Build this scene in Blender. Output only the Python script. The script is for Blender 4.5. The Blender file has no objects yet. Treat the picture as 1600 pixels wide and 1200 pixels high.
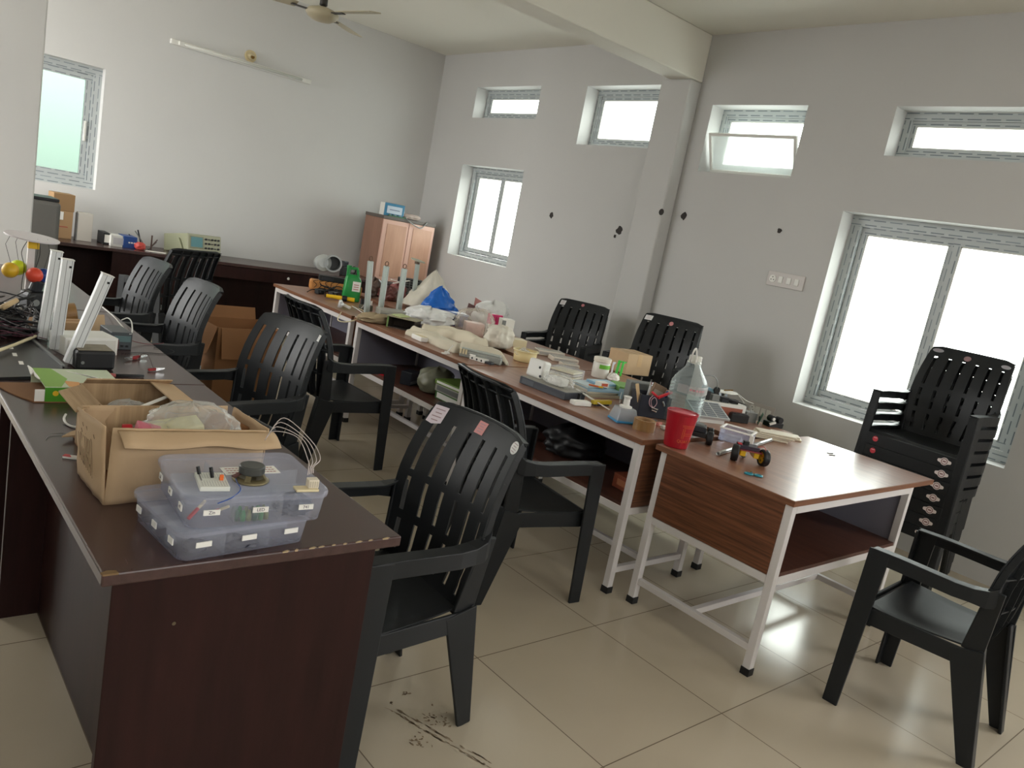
import bpy, bmesh, math, random
from mathutils import Vector, Matrix
random.seed(7)
PI = math.pi
R = math.radians
sc = bpy.context.scene
COL = sc.collection

# ------------------------------------------------------------------ camera frame (used to survey where things stand)
F_PX = 1215.5
YAW, PITCH, ROLL = R(42.171), R(-10.734), R(11.06)
EYE = Vector((0, 0, 1.54))
FWD = Vector((math.sin(YAW)*math.cos(PITCH), math.cos(YAW)*math.cos(PITCH), math.sin(PITCH)))
_r0 = Vector((math.cos(YAW), -math.sin(YAW), 0)); _u0 = _r0.cross(FWD)
RGT = _r0*math.cos(ROLL) + _u0*math.sin(ROLL)
UPV = -_r0*math.sin(ROLL) + _u0*math.cos(ROLL)
def ray(px, py): return FWD + RGT*((px-800)/F_PX) - UPV*((py-600)/F_PX)
def at(px, py, z):
    d = ray(px, py); return EYE + d*((z-EYE.z)/d.z)
def aty(px, py, y):
    d = ray(px, py); return EYE + d*(y/d.y)
def atx(px, py, x):
    d = ray(px, py); return EYE + d*(x/d.x)

cam_d = bpy.data.cameras.new('camera'); cam = bpy.data.objects.new('camera', cam_d); COL.objects.link(cam)
M = Matrix((RGT, UPV, -FWD)).transposed().to_4x4(); M.translation = EYE
cam.matrix_world = M
cam_d.sensor_width = 36; cam_d.lens = 36*F_PX/1600; cam_d.clip_start = 0.05
sc.camera = cam

# ------------------------------------------------------------------ materials
def lin(c):
    c = c/255.0
    return c/12.92 if c <= 0.04045 else ((c+0.055)/1.055)**2.4
def rgb(r, g, b): return (lin(r), lin(g), lin(b), 1)
MATS = {}
def mat(name, col, rough=.5, metal=0, trans=0, alpha=1, var=0, vscale=8, bump=0, bscale=60, ior=1.45, spec=None, coat=0):
    if name in MATS: return MATS[name]
    m = bpy.data.materials.new(name); m.use_nodes = True
    nt = m.node_tree; b = nt.nodes['Principled BSDF']
    b.inputs['Base Color'].default_value = col
    b.inputs['Roughness'].default_value = rough
    b.inputs['Metallic'].default_value = metal
    b.inputs['Transmission Weight'].default_value = trans
    b.inputs['Alpha'].default_value = alpha
    b.inputs['IOR'].default_value = ior
    if spec is not None: b.inputs['Specular IOR Level'].default_value = spec
    if coat: b.inputs['Coat Weight'].default_value = coat
    if var or bump:
        tc = nt.nodes.new('ShaderNodeTexCoord')
    if var:
        n = nt.nodes.new('ShaderNodeTexNoise'); n.inputs['Scale'].default_value = vscale; n.inputs['Detail'].default_value = 5
        nt.links.new(tc.outputs['Object'], n.inputs['Vector'])
        mx = nt.nodes.new('ShaderNodeMix'); mx.data_type = 'RGBA'
        mx.inputs['A'].default_value = tuple(max(0, c*(1-var)) for c in col[:3])+(1,)
        mx.inputs['B'].default_value = tuple(min(1, c*(1+var)) for c in col[:3])+(1,)
        nt.links.new(n.outputs['Fac'], mx.inputs['Factor'])
        nt.links.new(mx.outputs['Result'], b.inputs['Base Color'])
    if bump:
        n2 = nt.nodes.new('ShaderNodeTexNoise'); n2.inputs['Scale'].default_value = bscale; n2.inputs['Detail'].default_value = 4
        nt.links.new(tc.outputs['Object'], n2.inputs['Vector'])
        bp = nt.nodes.new('ShaderNodeBump'); bp.inputs['Strength'].default_value = bump; bp.inputs['Distance'].default_value = .01
        nt.links.new(n2.outputs['Fac'], bp.inputs['Height']); nt.links.new(bp.outputs['Normal'], b.inputs['Normal'])
    MATS[name] = m
    return m

def thin(name, tint, opacity=.15, body=(230, 232, 232), rough=.1):
    """thin clear plastic or glass: mostly see-through, a little milky, glossy"""
    if name in MATS: return MATS[name]
    m = bpy.data.materials.new(name); m.use_nodes = True
    nt = m.node_tree; nt.nodes.clear()
    out = nt.nodes.new('ShaderNodeOutputMaterial')
    t = nt.nodes.new('ShaderNodeBsdfTransparent'); t.inputs['Color'].default_value = tint
    p = nt.nodes.new('ShaderNodeBsdfPrincipled'); p.inputs['Base Color'].default_value = rgb(*body); p.inputs['Roughness'].default_value = rough
    mx = nt.nodes.new('ShaderNodeMixShader'); mx.inputs['Fac'].default_value = opacity
    fr = nt.nodes.new('ShaderNodeLayerWeight'); fr.inputs['Blend'].default_value = .25
    mr = nt.nodes.new('ShaderNodeMapRange'); mr.inputs['To Min'].default_value = opacity; mr.inputs['To Max'].default_value = min(1, opacity+.35)
    nt.links.new(fr.outputs['Facing'], mr.inputs['Value']); nt.links.new(mr.outputs['Result'], mx.inputs['Fac'])
    nt.links.new(t.outputs[0], mx.inputs[1]); nt.links.new(p.outputs[0], mx.inputs[2]); nt.links.new(mx.outputs[0], out.inputs[0])
    MATS[name] = m
    return m

def wood(name, dark, light, scale=(1, 14, 14), rough=.35, dist=3.0, coat=0, spec=None):
    if name in MATS: return MATS[name]
    m = mat(name, light, rough, coat=coat, spec=spec); nt = m.node_tree; b = nt.nodes['Principled BSDF']
    tc = nt.nodes.new('ShaderNodeTexCoord'); mp = nt.nodes.new('ShaderNodeMapping'); mp.inputs['Scale'].default_value = scale
    n = nt.nodes.new('ShaderNodeTexNoise'); n.inputs['Scale'].default_value = dist; n.inputs['Detail'].default_value = 8; n.inputs['Roughness'].default_value = .65
    cr = nt.nodes.new('ShaderNodeValToRGB'); cr.color_ramp.elements[0].position = .3; cr.color_ramp.elements[1].position = .7
    cr.color_ramp.elements[0].color = dark; cr.color_ramp.elements[1].color = light
    nt.links.new(tc.outputs['Object'], mp.inputs['Vector']); nt.links.new(mp.outputs['Vector'], n.inputs['Vector'])
    nt.links.new(n.outputs['Fac'], cr.inputs['Fac']); nt.links.new(cr.outputs['Color'], b.inputs['Base Color'])
    return m

# ------------------------------------------------------------------ mesh builder
class MB:
    def __init__(s): s.b = bmesh.new()
    def _xf(s, vs, mtx):
        if mtx is not None:
            bmesh.ops.transform(s.b, matrix=mtx, verts=vs)
    def box(s, x0, x1, y0, y1, z0, z1, mtx=None):
        v = [s.b.verts.new(p) for p in ((x0,y0,z0),(x1,y0,z0),(x1,y1,z0),(x0,y1,z0),(x0,y0,z1),(x1,y0,z1),(x1,y1,z1),(x0,y1,z1))]
        for f in ((0,3,2,1),(4,5,6,7),(0,1,5,4),(1,2,6,5),(2,3,7,6),(3,0,4,7)): s.b.faces.new([v[i] for i in f])
        s._xf(v, mtx); return s
    def cbox(s, c, d, mtx=None):
        return s.box(c[0]-d[0]/2, c[0]+d[0]/2, c[1]-d[1]/2, c[1]+d[1]/2, c[2]-d[2]/2, c[2]+d[2]/2, mtx)
    def bar(s, p, q, w, h, w2=None, h2=None, up=(0,0,1)):
        """rectangular bar from p to q; w across (perp. to up), h along up"""
        p = Vector(p); q = Vector(q); d = (q-p).normalized(); up = Vector(up)
        if abs(d.dot(up)) > .98: up = Vector((0, 1, 0))
        a = d.cross(up).normalized(); c = a.cross(d).normalized()
        w2 = w if w2 is None else w2; h2 = h if h2 is None else h2
        v = []
        for P, W, H in ((p, w, h), (q, w2, h2)):
            for i, j in ((-1,-1),(1,-1),(1,1),(-1,1)): v.append(s.b.verts.new(P + a*(i*W/2) + c*(j*H/2)))
        for f in ((3,2,1,0),(4,5,6,7),(0,1,5,4),(1,2,6,5),(2,3,7,6),(3,0,4,7)): s.b.faces.new([v[i] for i in f])
        return s
    def cyl(s, p, q, r0, r1=None, seg=20, caps=True):
        p = Vector(p); q = Vector(q); r1 = r0 if r1 is None else r1
        d = (q-p).normalized(); up = Vector((0,0,1)) if abs(d.z) < .95 else Vector((1,0,0))
        a = d.cross(up).normalized(); c = a.cross(d).normalized()
        A = [s.b.verts.new(p+(a*math.cos(2*PI*i/seg)+c*math.sin(2*PI*i/seg))*r0) for i in range(seg)]
        B = [s.b.verts.new(q+(a*math.cos(2*PI*i/seg)+c*math.sin(2*PI*i/seg))*r1) for i in range(seg)]
        for i in range(seg): s.b.faces.new((A[i], A[(i+1)%seg], B[(i+1)%seg], B[i]))
        if caps: s.b.faces.new(A[::-1]); s.b.faces.new(B)
        return s
    def lathe(s, prof, seg=28, c=(0,0,0), mtx=None, sx=1, sy=1, power=None):
        rings = []; allv = []
        for r, z in prof:
            if r < 1e-5:
                v = s.b.verts.new((c[0], c[1], c[2]+z)); rings.append([v]); allv.append(v)
            else:
                ring = []
                for i in range(seg):
                    t = 2*PI*i/seg; cx, cy = math.cos(t), math.sin(t)
                    k = 1
                    if power: k = (abs(cx)**power+abs(cy)**power)**(-1/power)
                    ring.append(s.b.verts.new((c[0]+r*k*cx*sx, c[1]+r*k*cy*sy, c[2]+z)))
                rings.append(ring); allv += ring
        for A, B in zip(rings, rings[1:]):
            if len(A) == 1 and len(B) == 1: continue
            for i in range(seg):
                j = (i+1) % seg
                if len(A) == 1: s.b.faces.new((A[0], B[j], B[i])) if False else s.b.faces.new((A[0], B[i], B[j]))
                elif len(B) == 1: s.b.faces.new((A[i], B[0], A[j])) if False else s.b.faces.new((A[j], A[i], B[0]))
                else: s.b.faces.new((A[i], A[j], B[j], B[i]))
        s._xf(allv, mtx); return s
    def tube(s, pts, r, seg=7, r1=None):
        pts = [Vector(p) for p in pts]; n = len(pts); prev = None; rings = []
        for i, p in enumerate(pts):
            t = (pts[min(i+1, n-1)]-pts[max(i-1, 0)]).normalized()
            if prev is None:
                up = Vector((0,0,1)) if abs(t.z) < .9 else Vector((1,0,0)); a = t.cross(up).normalized()
            else:
                a = (prev - t*prev.dot(t))
                a = a.normalized() if a.length > 1e-6 else t.orthogonal().normalized()
            prev = a; c = t.cross(a)
            rr = r if r1 is None else r+(r1-r)*i/(n-1)
            rings.append([s.b.verts.new(p+(a*math.cos(2*PI*k/seg)+c*math.sin(2*PI*k/seg))*rr) for k in range(seg)])
        for A, B in zip(rings, rings[1:]):
            for k in range(seg): s.b.faces.new((A[k], A[(k+1)%seg], B[(k+1)%seg], B[k]))
        s.b.faces.new(rings[0][::-1]); s.b.faces.new(rings[-1]); return s
    def sphere(s, c, r, seg=20, rings=12, sc3=(1,1,1)):
        prof = [(r*math.sin(PI*i/rings), -r*math.cos(PI*i/rings)) for i in range(rings+1)]
        prof[0] = (0, -r); prof[-1] = (0, r)
        return s.lathe(prof, seg, mtx=Matrix.Translation(c) @ Matrix.Diagonal((*sc3, 1)))
    def prism(s, poly, z0, z1, mtx=None):
        A = [s.b.verts.new((p[0], p[1], z0)) for p in poly]; B = [s.b.verts.new((p[0], p[1], z1)) for p in poly]
        n = len(poly)
        s.b.faces.new(A[::-1]); s.b.faces.new(B)
        for i in range(n): s.b.faces.new((A[i], A[(i+1)%n], B[(i+1)%n], B[i]))
        s._xf(A+B, mtx); return s
    def quad(s, a, b, c, d):
        s.b.faces.new([s.b.verts.new(p) for p in (a, b, c, d)]); return s
    def grid(s, fn, us, vs, skip=None):
        V = [[s.b.verts.new(fn(u, v)) for u in us] for v in vs]
        for j in range(len(vs)-1):
            for i in range(len(us)-1):
                if skip and skip(i, j): continue
                s.b.faces.new((V[j][i], V[j][i+1], V[j+1][i+1], V[j+1][i]))
        return s
    def build(s, name, m, parent=None, smooth=False, bevel=0, solid=0, sub=0, loc=None, offset=0, bseg=2, recalc=True, crisp=0):
        if recalc: bmesh.ops.recalc_face_normals(s.b, faces=s.b.faces)
        me = bpy.data.meshes.new(name); s.b.to_mesh(me); s.b.free()
        if m is not None: me.materials.append(m)
        if smooth:
            for p in me.polygons: p.use_smooth = True
        o = bpy.data.objects.new(name, me); COL.objects.link(o)
        if parent is not None: o.parent = parent
        if loc is not None: o.location = loc
        if solid:
            k = o.modifiers.new('solid', 'SOLIDIFY'); k.thickness = solid; k.offset = offset
        if crisp:
            k = o.modifiers.new('crisp', 'EDGE_SPLIT'); k.split_angle = R(crisp); k.use_edge_sharp = False
        if bevel:
            k = o.modifiers.new('bevel', 'BEVEL'); k.width = bevel; k.segments = bseg; k.limit_method = 'ANGLE'; k.angle_limit = R(40)
        if sub:
            k = o.modifiers.new('sub', 'SUBSURF'); k.levels = sub; k.render_levels = sub
        return o

def thing(name, label, cat, loc=(0,0,0), rz=0, group=None):
    o = bpy.data.objects.new(name, None); COL.objects.link(o)
    o.empty_display_size = .1
    o.location = loc; o.rotation_euler = (0, 0, rz); o['label'] = label; o['category'] = cat
    if group: o['group'] = group
    return o
def tag(o, label, cat, group=None, kind=None):
    o['label'] = label; o['category'] = cat
    if group: o['group'] = group
    if kind: o['kind'] = kind
    return o
def struct(o, label=None):
    o['kind'] = 'structure'
    if label: o['label'] = label
    return o
def dup(root, loc, rz=None, label=None):
    r = root.copy(); COL.objects.link(r); r.location = loc
    if rz is not None: r.rotation_euler = (0, 0, rz)
    if label: r['label'] = label
    for ch in list(root.children):
        c = ch.copy(); COL.objects.link(c); c.parent = r
        for g in list(ch.children):
            d = g.copy(); COL.objects.link(d); d.parent = c
    return r

# ------------------------------------------------------------------ shared materials
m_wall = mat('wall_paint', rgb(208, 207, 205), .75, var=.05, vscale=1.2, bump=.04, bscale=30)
m_ceil = mat('ceiling_paint', rgb(222, 219, 208), .8, var=.03, vscale=1.0)
m_wframe = mat('window_film', rgb(150, 160, 164), .45)
m_white = mat('white_powder_coat', rgb(215, 210, 208), .4)
m_wplastic = mat('white_plastic', rgb(225, 224, 218), .4)
m_cream = mat('cream_plastic', rgb(222, 208, 170), .45)
m_chair = mat('black_plastic', rgb(34, 36, 38), .42, spec=.32, var=.12, vscale=4, bump=.06, bscale=400)
m_black = mat('black_rubber', rgb(22, 22, 24), .5)
m_dark = mat('dark_plastic', rgb(38, 40, 46), .4)
m_navy = mat('navy_plastic', rgb(34, 38, 50), .45)
m_grey = mat('grey_metal', rgb(128, 130, 128), .4, metal=.6)
m_alu = mat('aluminium', rgb(206, 210, 210), .35, metal=.55)
m_chrome = mat('chrome', rgb(210, 210, 210), .18, metal=1)
m_steel = mat('galvanised_steel', rgb(175, 180, 180), .35, metal=.8, var=.1)
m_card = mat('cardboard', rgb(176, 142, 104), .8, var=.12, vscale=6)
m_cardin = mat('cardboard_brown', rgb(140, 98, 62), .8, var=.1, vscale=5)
m_red = mat('red_plastic', rgb(198, 28, 42), .4)
m_blue = mat('blue_plastic', rgb(40, 110, 190), .4)
m_green = mat('green_plastic', rgb(34, 140, 66), .35)
m_pcb = mat('green_circuit_board', rgb(30, 92, 60), .45)
m_yellow = mat('yellow_plastic', rgb(228, 184, 30), .4)
m_paper = mat('white_paper', rgb(236, 234, 228), .7)
m_ink = mat('black_ink', rgb(20, 20, 20), .7)
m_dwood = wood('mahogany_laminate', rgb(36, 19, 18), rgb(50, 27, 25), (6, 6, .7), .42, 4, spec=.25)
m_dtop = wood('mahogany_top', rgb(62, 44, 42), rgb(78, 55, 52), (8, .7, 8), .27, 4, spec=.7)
m_twood = wood('walnut_laminate', rgb(128, 88, 70), rgb(158, 114, 90), (9, .8, 9), .30, 4, spec=.8)
m_tedge = wood('walnut_edge', rgb(104, 66, 46), rgb(138, 92, 64), (2, 2, 30), .45, 3)
m_tpanel = wood('zebrano_panel', rgb(66, 38, 27), rgb(134, 86, 58), (1.2, 1.2, 34), .42, 2.2)
m_tgrey = mat('grey_panel', rgb(130, 128, 140), .55)
m_shelf = wood('shelf_laminate', rgb(70, 44, 36), rgb(96, 60, 48), (9, .8, 9), .4, 4)
m_bag = thin('clear_film', (1, 1, 1, 1), .22, (235, 235, 230), .15)
m_clear = thin('clear_plastic', (.93, .95, .97, 1), .16, (225, 228, 232), .12)
m_milky = thin('milky_plastic', (.93, .94, .98, 1), .20, (206, 208, 224), .2)

# ================================================================== ROOM
XW, YB, ZC = 5.39, 8.2, 3.42
XL, YF = -1.2, -2.8          # walls behind and beside the camera
WT = 0.27
def wallgrid(name, u0, u1, w0, w1, holes, place, m, depth):
    """wall face in (u,w) with rectangular openings; place(u,w,d) -> xyz, d from room face outwards"""
    us = sorted({u0, u1, *[h[0] for h in holes], *[h[1] for h in holes]})
    ws = sorted({w0, w1, *[h[2] for h in holes], *[h[3] for h in holes]})
    mb = MB(); b = mb.b
    inside = lambda u, w: any(h[0] < u < h[1] and h[2] < w < h[3] for h in holes)
    for d in (0, depth):
        cache = {}
        def V(u, w):
            if (u, w) not in cache: cache[(u, w)] = b.verts.new(place(u, w, d))
            return cache[(u, w)]
        for i in range(len(us)-1):
            for j in range(len(ws)-1):
                if inside((us[i]+us[i+1])/2, (ws[j]+ws[j+1])/2): continue
                b.faces.new((V(us[i], ws[j]), V(us[i+1], ws[j]), V(us[i+1], ws[j+1]), V(us[i], ws[j+1])))
    for h in holes:
        a, c, e, g = h
        for (p, q) in (((a,e),(c,e)), ((c,e),(c,g)), ((c,g),(a,g)), ((a,g),(a,e))):
            mb.quad(place(*p, 0), place(*q, 0), place(*q, depth), place(*p, depth))
    for (p, q) in (((u0,w0),(u1,w0)), ((u1,w0),(u1,w1)), ((u1,w1),(u0,w1)), ((u0,w1),(u0,w0))):
        mb.quad(place(*p, 0), place(*q, 0), place(*q, depth), place(*p, depth))
    return struct(mb.build(name, m, recalc=False))

WR = [  # windows of the right wall: y0, y1, z0, z1
    (6.375, 7.465, 2.718, 3.05), (4.70, 5.705, 2.495, 3.036), (3.34, 4.2, 2.335, 2.867),
    (1.55, 2.68, 2.535, 2.862), (6.40, 7.49, 1.18, 2.20), (1.42, 2.86, .725, 2.14)]
FILL_RIGHT = [(-2.3, -.5, .9, 2.5)]  # unseen opening behind the camera, added for fill light
wallgrid('wall_right', YF, YB, 0, ZC, WR+FILL_RIGHT, lambda u, w, d: (XW+d, u, w), mat('wall_paint_shaded', rgb(194, 193, 191), .75, var=.05, vscale=1.2, bump=.04, bscale=30), WT)['label'] = 'white plastered wall with six windows, shade in its colour'  # wall shade put into the colour: darker copy of the back wall paint
WBK = [(.72, 1.825, 1.2, 2.283)]
wallgrid('wall_back', XL, XW, 0, ZC, WBK, lambda u, w, d: (u, YB+d, w), m_wall, WT)['label'] = 'white back wall behind the long dark desk'
FILL_LEFT = [(5.35, 6.25, .6, 2.9), (6.7, 8.1, .3, 3.1)]  # unseen openings, added and sized to brighten the back wall
wallgrid('wall_left', YF, YB, 0, ZC, FILL_LEFT, lambda u, w, d: (XL-d, u, w), m_wall, WT)['label'] = 'white wall on the left side'
FILL_FRONT = [(-.9, .5, 2.1, 3.0), (1.4, 2.8, 2.3, 3.0)]  # unseen high openings, added as frontal fill for back wall and beam
wallgrid('wall_front', XL, XW, 0, ZC, FILL_FRONT, lambda u, w, d: (u, YF-d, w), m_wall, WT)['label'] = 'white wall behind the camera'

# ceiling and floor
o = MB().box(XL-WT, XW+WT, YF-WT, YB+WT, ZC, ZC+.15).build('ceiling', m_ceil); struct(o, 'white plastered ceiling')
mf = mat('floor_tiles', rgb(190, 178, 158), .16, spec=.6); nt = mf.node_tree; bs = nt.nodes['Principled BSDF']
tc = nt.nodes.new('ShaderNodeTexCoord'); mp = nt.nodes.new('ShaderNodeMapping'); mp.inputs['Location'].default_value = (-2.465, -1.913, 0)
br = nt.nodes.new('ShaderNodeTexBrick'); br.offset = 0; br.squash = 1
br.inputs['Scale'].default_value = 1; br.inputs['Brick Width'].default_value = .64; br.inputs['Row Height'].default_value = .65
br.inputs['Mortar Size'].default_value = .0022; br.inputs['Mortar Smooth'].default_value = .2
br.inputs['Color1'].default_value = rgb(196, 184, 163); br.inputs['Color2'].default_value = rgb(190, 178, 158); br.inputs['Mortar'].default_value = rgb(120, 108, 92)
nz = nt.nodes.new('ShaderNodeTexNoise'); nz.inputs['Scale'].default_value = 2.2; nz.inputs['Detail'].default_value = 6
mx = nt.nodes.new('ShaderNodeMix'); mx.data_type = 'RGBA'; mx.blend_type = 'MULTIPLY'; mx.inputs['Factor'].default_value = .16
nt.links.new(tc.outputs['Object'], mp.inputs['Vector']); nt.links.new(mp.outputs['Vector'], br.inputs['Vector']); nt.links.new(tc.outputs['Object'], nz.inputs['Vector'])
nt.links.new(br.outputs['Color'], mx.inputs['A']); nt.links.new(nz.outputs['Fac'], mx.inputs['B']); nt.links.new(mx.outputs['Result'], bs.inputs['Base Color'])
rr = nt.nodes.new('ShaderNodeMapRange'); rr.inputs['To Min'].default_value = .12; rr.inputs['To Max'].default_value = .30
nt.links.new(nz.outputs['Fac'], rr.inputs['Value']); nt.links.new(rr.outputs['Result'], bs.inputs['Roughness'])
o = MB().box(XL-WT, XW+WT, YF-WT, YB+WT, -.15, 0).build('floor', mf); struct(o, 'beige polished tile floor')

# pillar, beam, left column
o = MB().box(5.24, XW, 4.355, 4.67, 0, 3.04).build('pillar', MATS['wall_paint_shaded'], bevel=.015); struct(o, 'square pillar on the window wall')  # pillar takes the same darkened paint, shade included
o = MB().box(XL, XW, 4.355, 4.60, 3.04, ZC).build('beam', m_ceil, bevel=.012); struct(o, 'deep ceiling beam')
o = MB().box(.45, 1.035, 6.32, 6.6, 0, ZC).build('wall_column', m_wall, bevel=.01); struct(o, 'white column at the left')

# holes knocked in the plaster
m_hole = mat('broken_plaster', rgb(60, 56, 54), .9)
for (px, py, s) in ((862,336,.035),(968,360,.045),(961,369,.02),(1069,338,.035),(1218,361,.022),(1198,434,.001)):
    p = atx(px, py, XW)
    if s < .01: continue
    mb = MB(); n = 11
    poly = [(p.y+s*(.6+.5*random.random())*math.cos(2*PI*i/n), p.z+s*(.6+.5*random.random())*math.sin(2*PI*i/n)) for i in range(n)]
    mb.b.faces.new([mb.b.verts.new((XW-.002, y, z)) for y, z in poly])
    o = mb.build('plaster_hole', m_hole, solid=.003, offset=-1); struct(o, 'dark hole chipped in the plaster')
p = atx(1031, 331, 5.24)
o = MB().cyl((5.236, p.y-.02, p.z), (5.241, p.y-.02, p.z), .028, .02, 9).build('plaster_hole', m_hole); struct(o, 'dark hole on the pillar edge')

# film pattern for window frames
def film():
    m = mat('printed_film', rgb(150, 160, 164), .4); nt = m.node_tree; b = nt.nodes['Principled BSDF']
    tc = nt.nodes.new('ShaderNodeTexCoord'); mp = nt.nodes.new('ShaderNodeMapping'); mp.inputs['Scale'].default_value = (1, 1, 1)
    br = nt.nodes.new('ShaderNodeTexBrick'); br.offset = .5; br.inputs['Scale'].default_value = 1
    br.inputs['Brick Width'].default_value = .115; br.inputs['Row Height'].default_value = .036; br.inputs['Mortar Size'].default_value = .0145; br.inputs['Mortar Smooth'].default_value = .0
    br.inputs['Color1'].default_value = rgb(104, 112, 118); br.inputs['Color2'].default_value = rgb(140, 148, 154); br.inputs['Mortar'].default_value = rgb(180, 185, 185)
    nt.links.new(tc.outputs['UV'], br.inputs['Vector']); nt.links.new(br.outputs['Color'], b.inputs['Base Color'])
    return m
m_film = film()
def uv_along(o):
    """box-like UVs in metres: u along the longest axis of each face"""
    me = o.data; uv = me.uv_layers.new(name='UVMap')
    for p in me.polygons:
        vs = [me.vertices[i].co for i in p.vertices]
        mn = Vector([min(v[k] for v in vs) for k in range(3)]); mxv = Vector([max(v[k] for v in vs) for k in range(3)])
        ext = [(mxv-mn)[k] for k in range(3)]; order = sorted(range(3), key=lambda k: -ext[k])
        for li, vi in zip(p.loop_indices, p.vertices):
            co = me.vertices[vi].co
            uv.data[li].uv = (co[order[0]], co[order[1]]-mn[order[1]]+.006)

m_pane = thin('window_glass', (.93, .97, .95, 1), .05, (235, 240, 238), .03)
m_pane_tint = thin('tinted_glass', (.30, .36, .325, 1), .12, (150, 165, 158), .05)
def window(n, y0, y1, z0, z1, sashes=1, fw=.055, label=''):
    root = thing('window_%d' % n, label, 'window', (XW+.16, (y0+y1)/2, z0)); root['kind'] = 'structure'
    w, h = (y1-y0)/2, z1-z0
    fr = MB()
    fr.box(0, .07, -w, w, 0, fw).box(0, .07, -w, w, h-fw, h).box(0, .07, -w, -w+fw, fw, h-fw).box(0, .07, w-fw, w, fw, h-fw)
    f = fr.build('frame', m_film, root, bevel=0); uv_along(f)
    iw = w-fw; k = 2*iw/sashes; sw = .05 if sashes > 1 else .032
    for i in range(sashes):
        a = -iw+i*k; b = a+k; off = .012+.018*(i % 2)
        if i > 0: a -= .02
        s = MB(); zb, zt = fw+.002, h-fw-.002
        s.box(off, off+.03, a, b, zb, zb+sw).box(off, off+.03, a, b, zt-sw, zt).box(off, off+.03, a, a+sw, zb+sw, zt-sw).box(off, off+.03, b-sw, b, zb+sw, zt-sw)
        so = s.build('sash', m_film, root); uv_along(so)
        bd = MB(); g = .008
        bd.box(off+.004, off+.02, a+sw, a+sw+g, zb+sw, zt-sw).box(off+.004, off+.02, b-sw-g, b-sw, zb+sw, zt-sw).box(off+.004, off+.02, a+sw, b-sw, zb+sw, zb+sw+g).box(off+.004, off+.02, a+sw, b-sw, zt-sw-g, zt-sw)
        bd.build('bead', m_wplastic, so)
        MB().box(off+.010, off+.014, a+sw, b-sw, zb+sw, zt-sw).build('pane', m_pane, so)
    return root
window(1, *WR[0], label='small high window nearest the back corner')
window(2, *WR[1], label='taller high window half hidden by the pillar')
w3 = window(3, *WR[2], label='high window right of the pillar with a tilted vent sash')
window(4, *WR[3], label='long high window above the big window')
window(5, *WR[4], sashes=2, label='mid height two pane window near the cabinet')
window(6, *WR[5], sashes=2, fw=.075, label='large low two pane window behind the stacked chairs')
# tilted ventilator flap of window 3
mtx = Matrix.Translation((-.03, 0, .02)) @ Matrix.Rotation(R(-24), 4, 'Y')
fl = MB(); fl.box(-.01, .012, -.40, .40, 0, .022, mtx).box(-.01, .012, -.40, .40, .295, .317, mtx).box(-.01, .012, -.40, -.378, .022, .295, mtx).box(-.01, .012, .378, .40, .022, .295, mtx)
fo = fl.build('vent_sash', m_wplastic, w3)
MB().box(0, .004, -.378, .378, .022, .295, mtx).build('pane', thin('frosted_pane', (.95, .97, .97, 1), .5, (235, 238, 236), .4), fo)

# tinted window on the back wall
root = thing('window_7', 'pale green tinted window on the back wall', 'window', (0, YB+.10, 1.2)); root['kind'] = 'structure'
x0, x1, h, fw = WBK[0][0], WBK[0][1], WBK[0][3]-WBK[0][2], .07
f = MB().box(x0, x1, 0, .07, 0, fw).box(x0, x1, 0, .07, h-fw, h).box(x0, x0+fw, 0, .07, fw, h-fw).box(x1-fw, x1, 0, .07, fw, h-fw).build('frame', m_film, root); uv_along(f)
s = MB(); a, b2, zb, zt, sw = x0+fw, x1-fw, fw, h-fw, .055
s.box(a, b2, .02, .05, zb, zb+sw).box(a, b2, .02, .05, zt-sw, zt).box(a, a+sw, .02, .05, zb+sw, zt-sw).box(b2-sw, b2, .02, .05, zb+sw, zt-sw)
so = s.build('sash', m_film, root); uv_along(so)
MB().box(a+sw, b2-sw, .03, .035, zb+sw, zt-sw).build('pane', m_pane_tint, so)
MB().box(b2-.045, b2-.025, .0, .02, .42, .60).build('handle', m_wplastic, so, bevel=.004)

# wall fittings
t = thing('tube_light', 'unlit white tube light batten high on the back wall', 'light', (3.05, YB-.028, 2.68))
MB().box(-.71, .71, -.02, .03, -.022, .022).build('batten', m_wplastic, t, bevel=.006)
MB().cyl((-.60, -.036, -.002), (.60, -.036, -.002), .014).build('tube', mat('unlit_tube', rgb(200, 200, 192), .3), t, smooth=True)
for sx in (-1, 1): MB().box(sx*.62-.025, sx*.62+.025, -.05, -.018, -.02, .016).build('lamp_holder', m_wplastic, t, bevel=.005)
p = aty(391, 88, YB)
t = thing('bulb_holder', 'round cream bulb holder above the tube light', 'light', (p.x, YB, p.z), 0)
MB().cyl((0, 0, 0), (0, -.02, 0), .06, .058).build('base', mat('aged_cream', rgb(206, 190, 150), .5), t, smooth=False, bevel=.004)
MB().cyl((0, -.02, 0), (0, -.07, -.01), .036, .03).build('socket', mat('aged_cream_dark', rgb(190, 176, 140), .5), t, bevel=.004)
MB().cyl((0, -.0701, -.01), (0, -.072, -.01), .018, .018).build('contact', mat('brass', rgb(120, 90, 40), .4, metal=.8), t)
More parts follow.
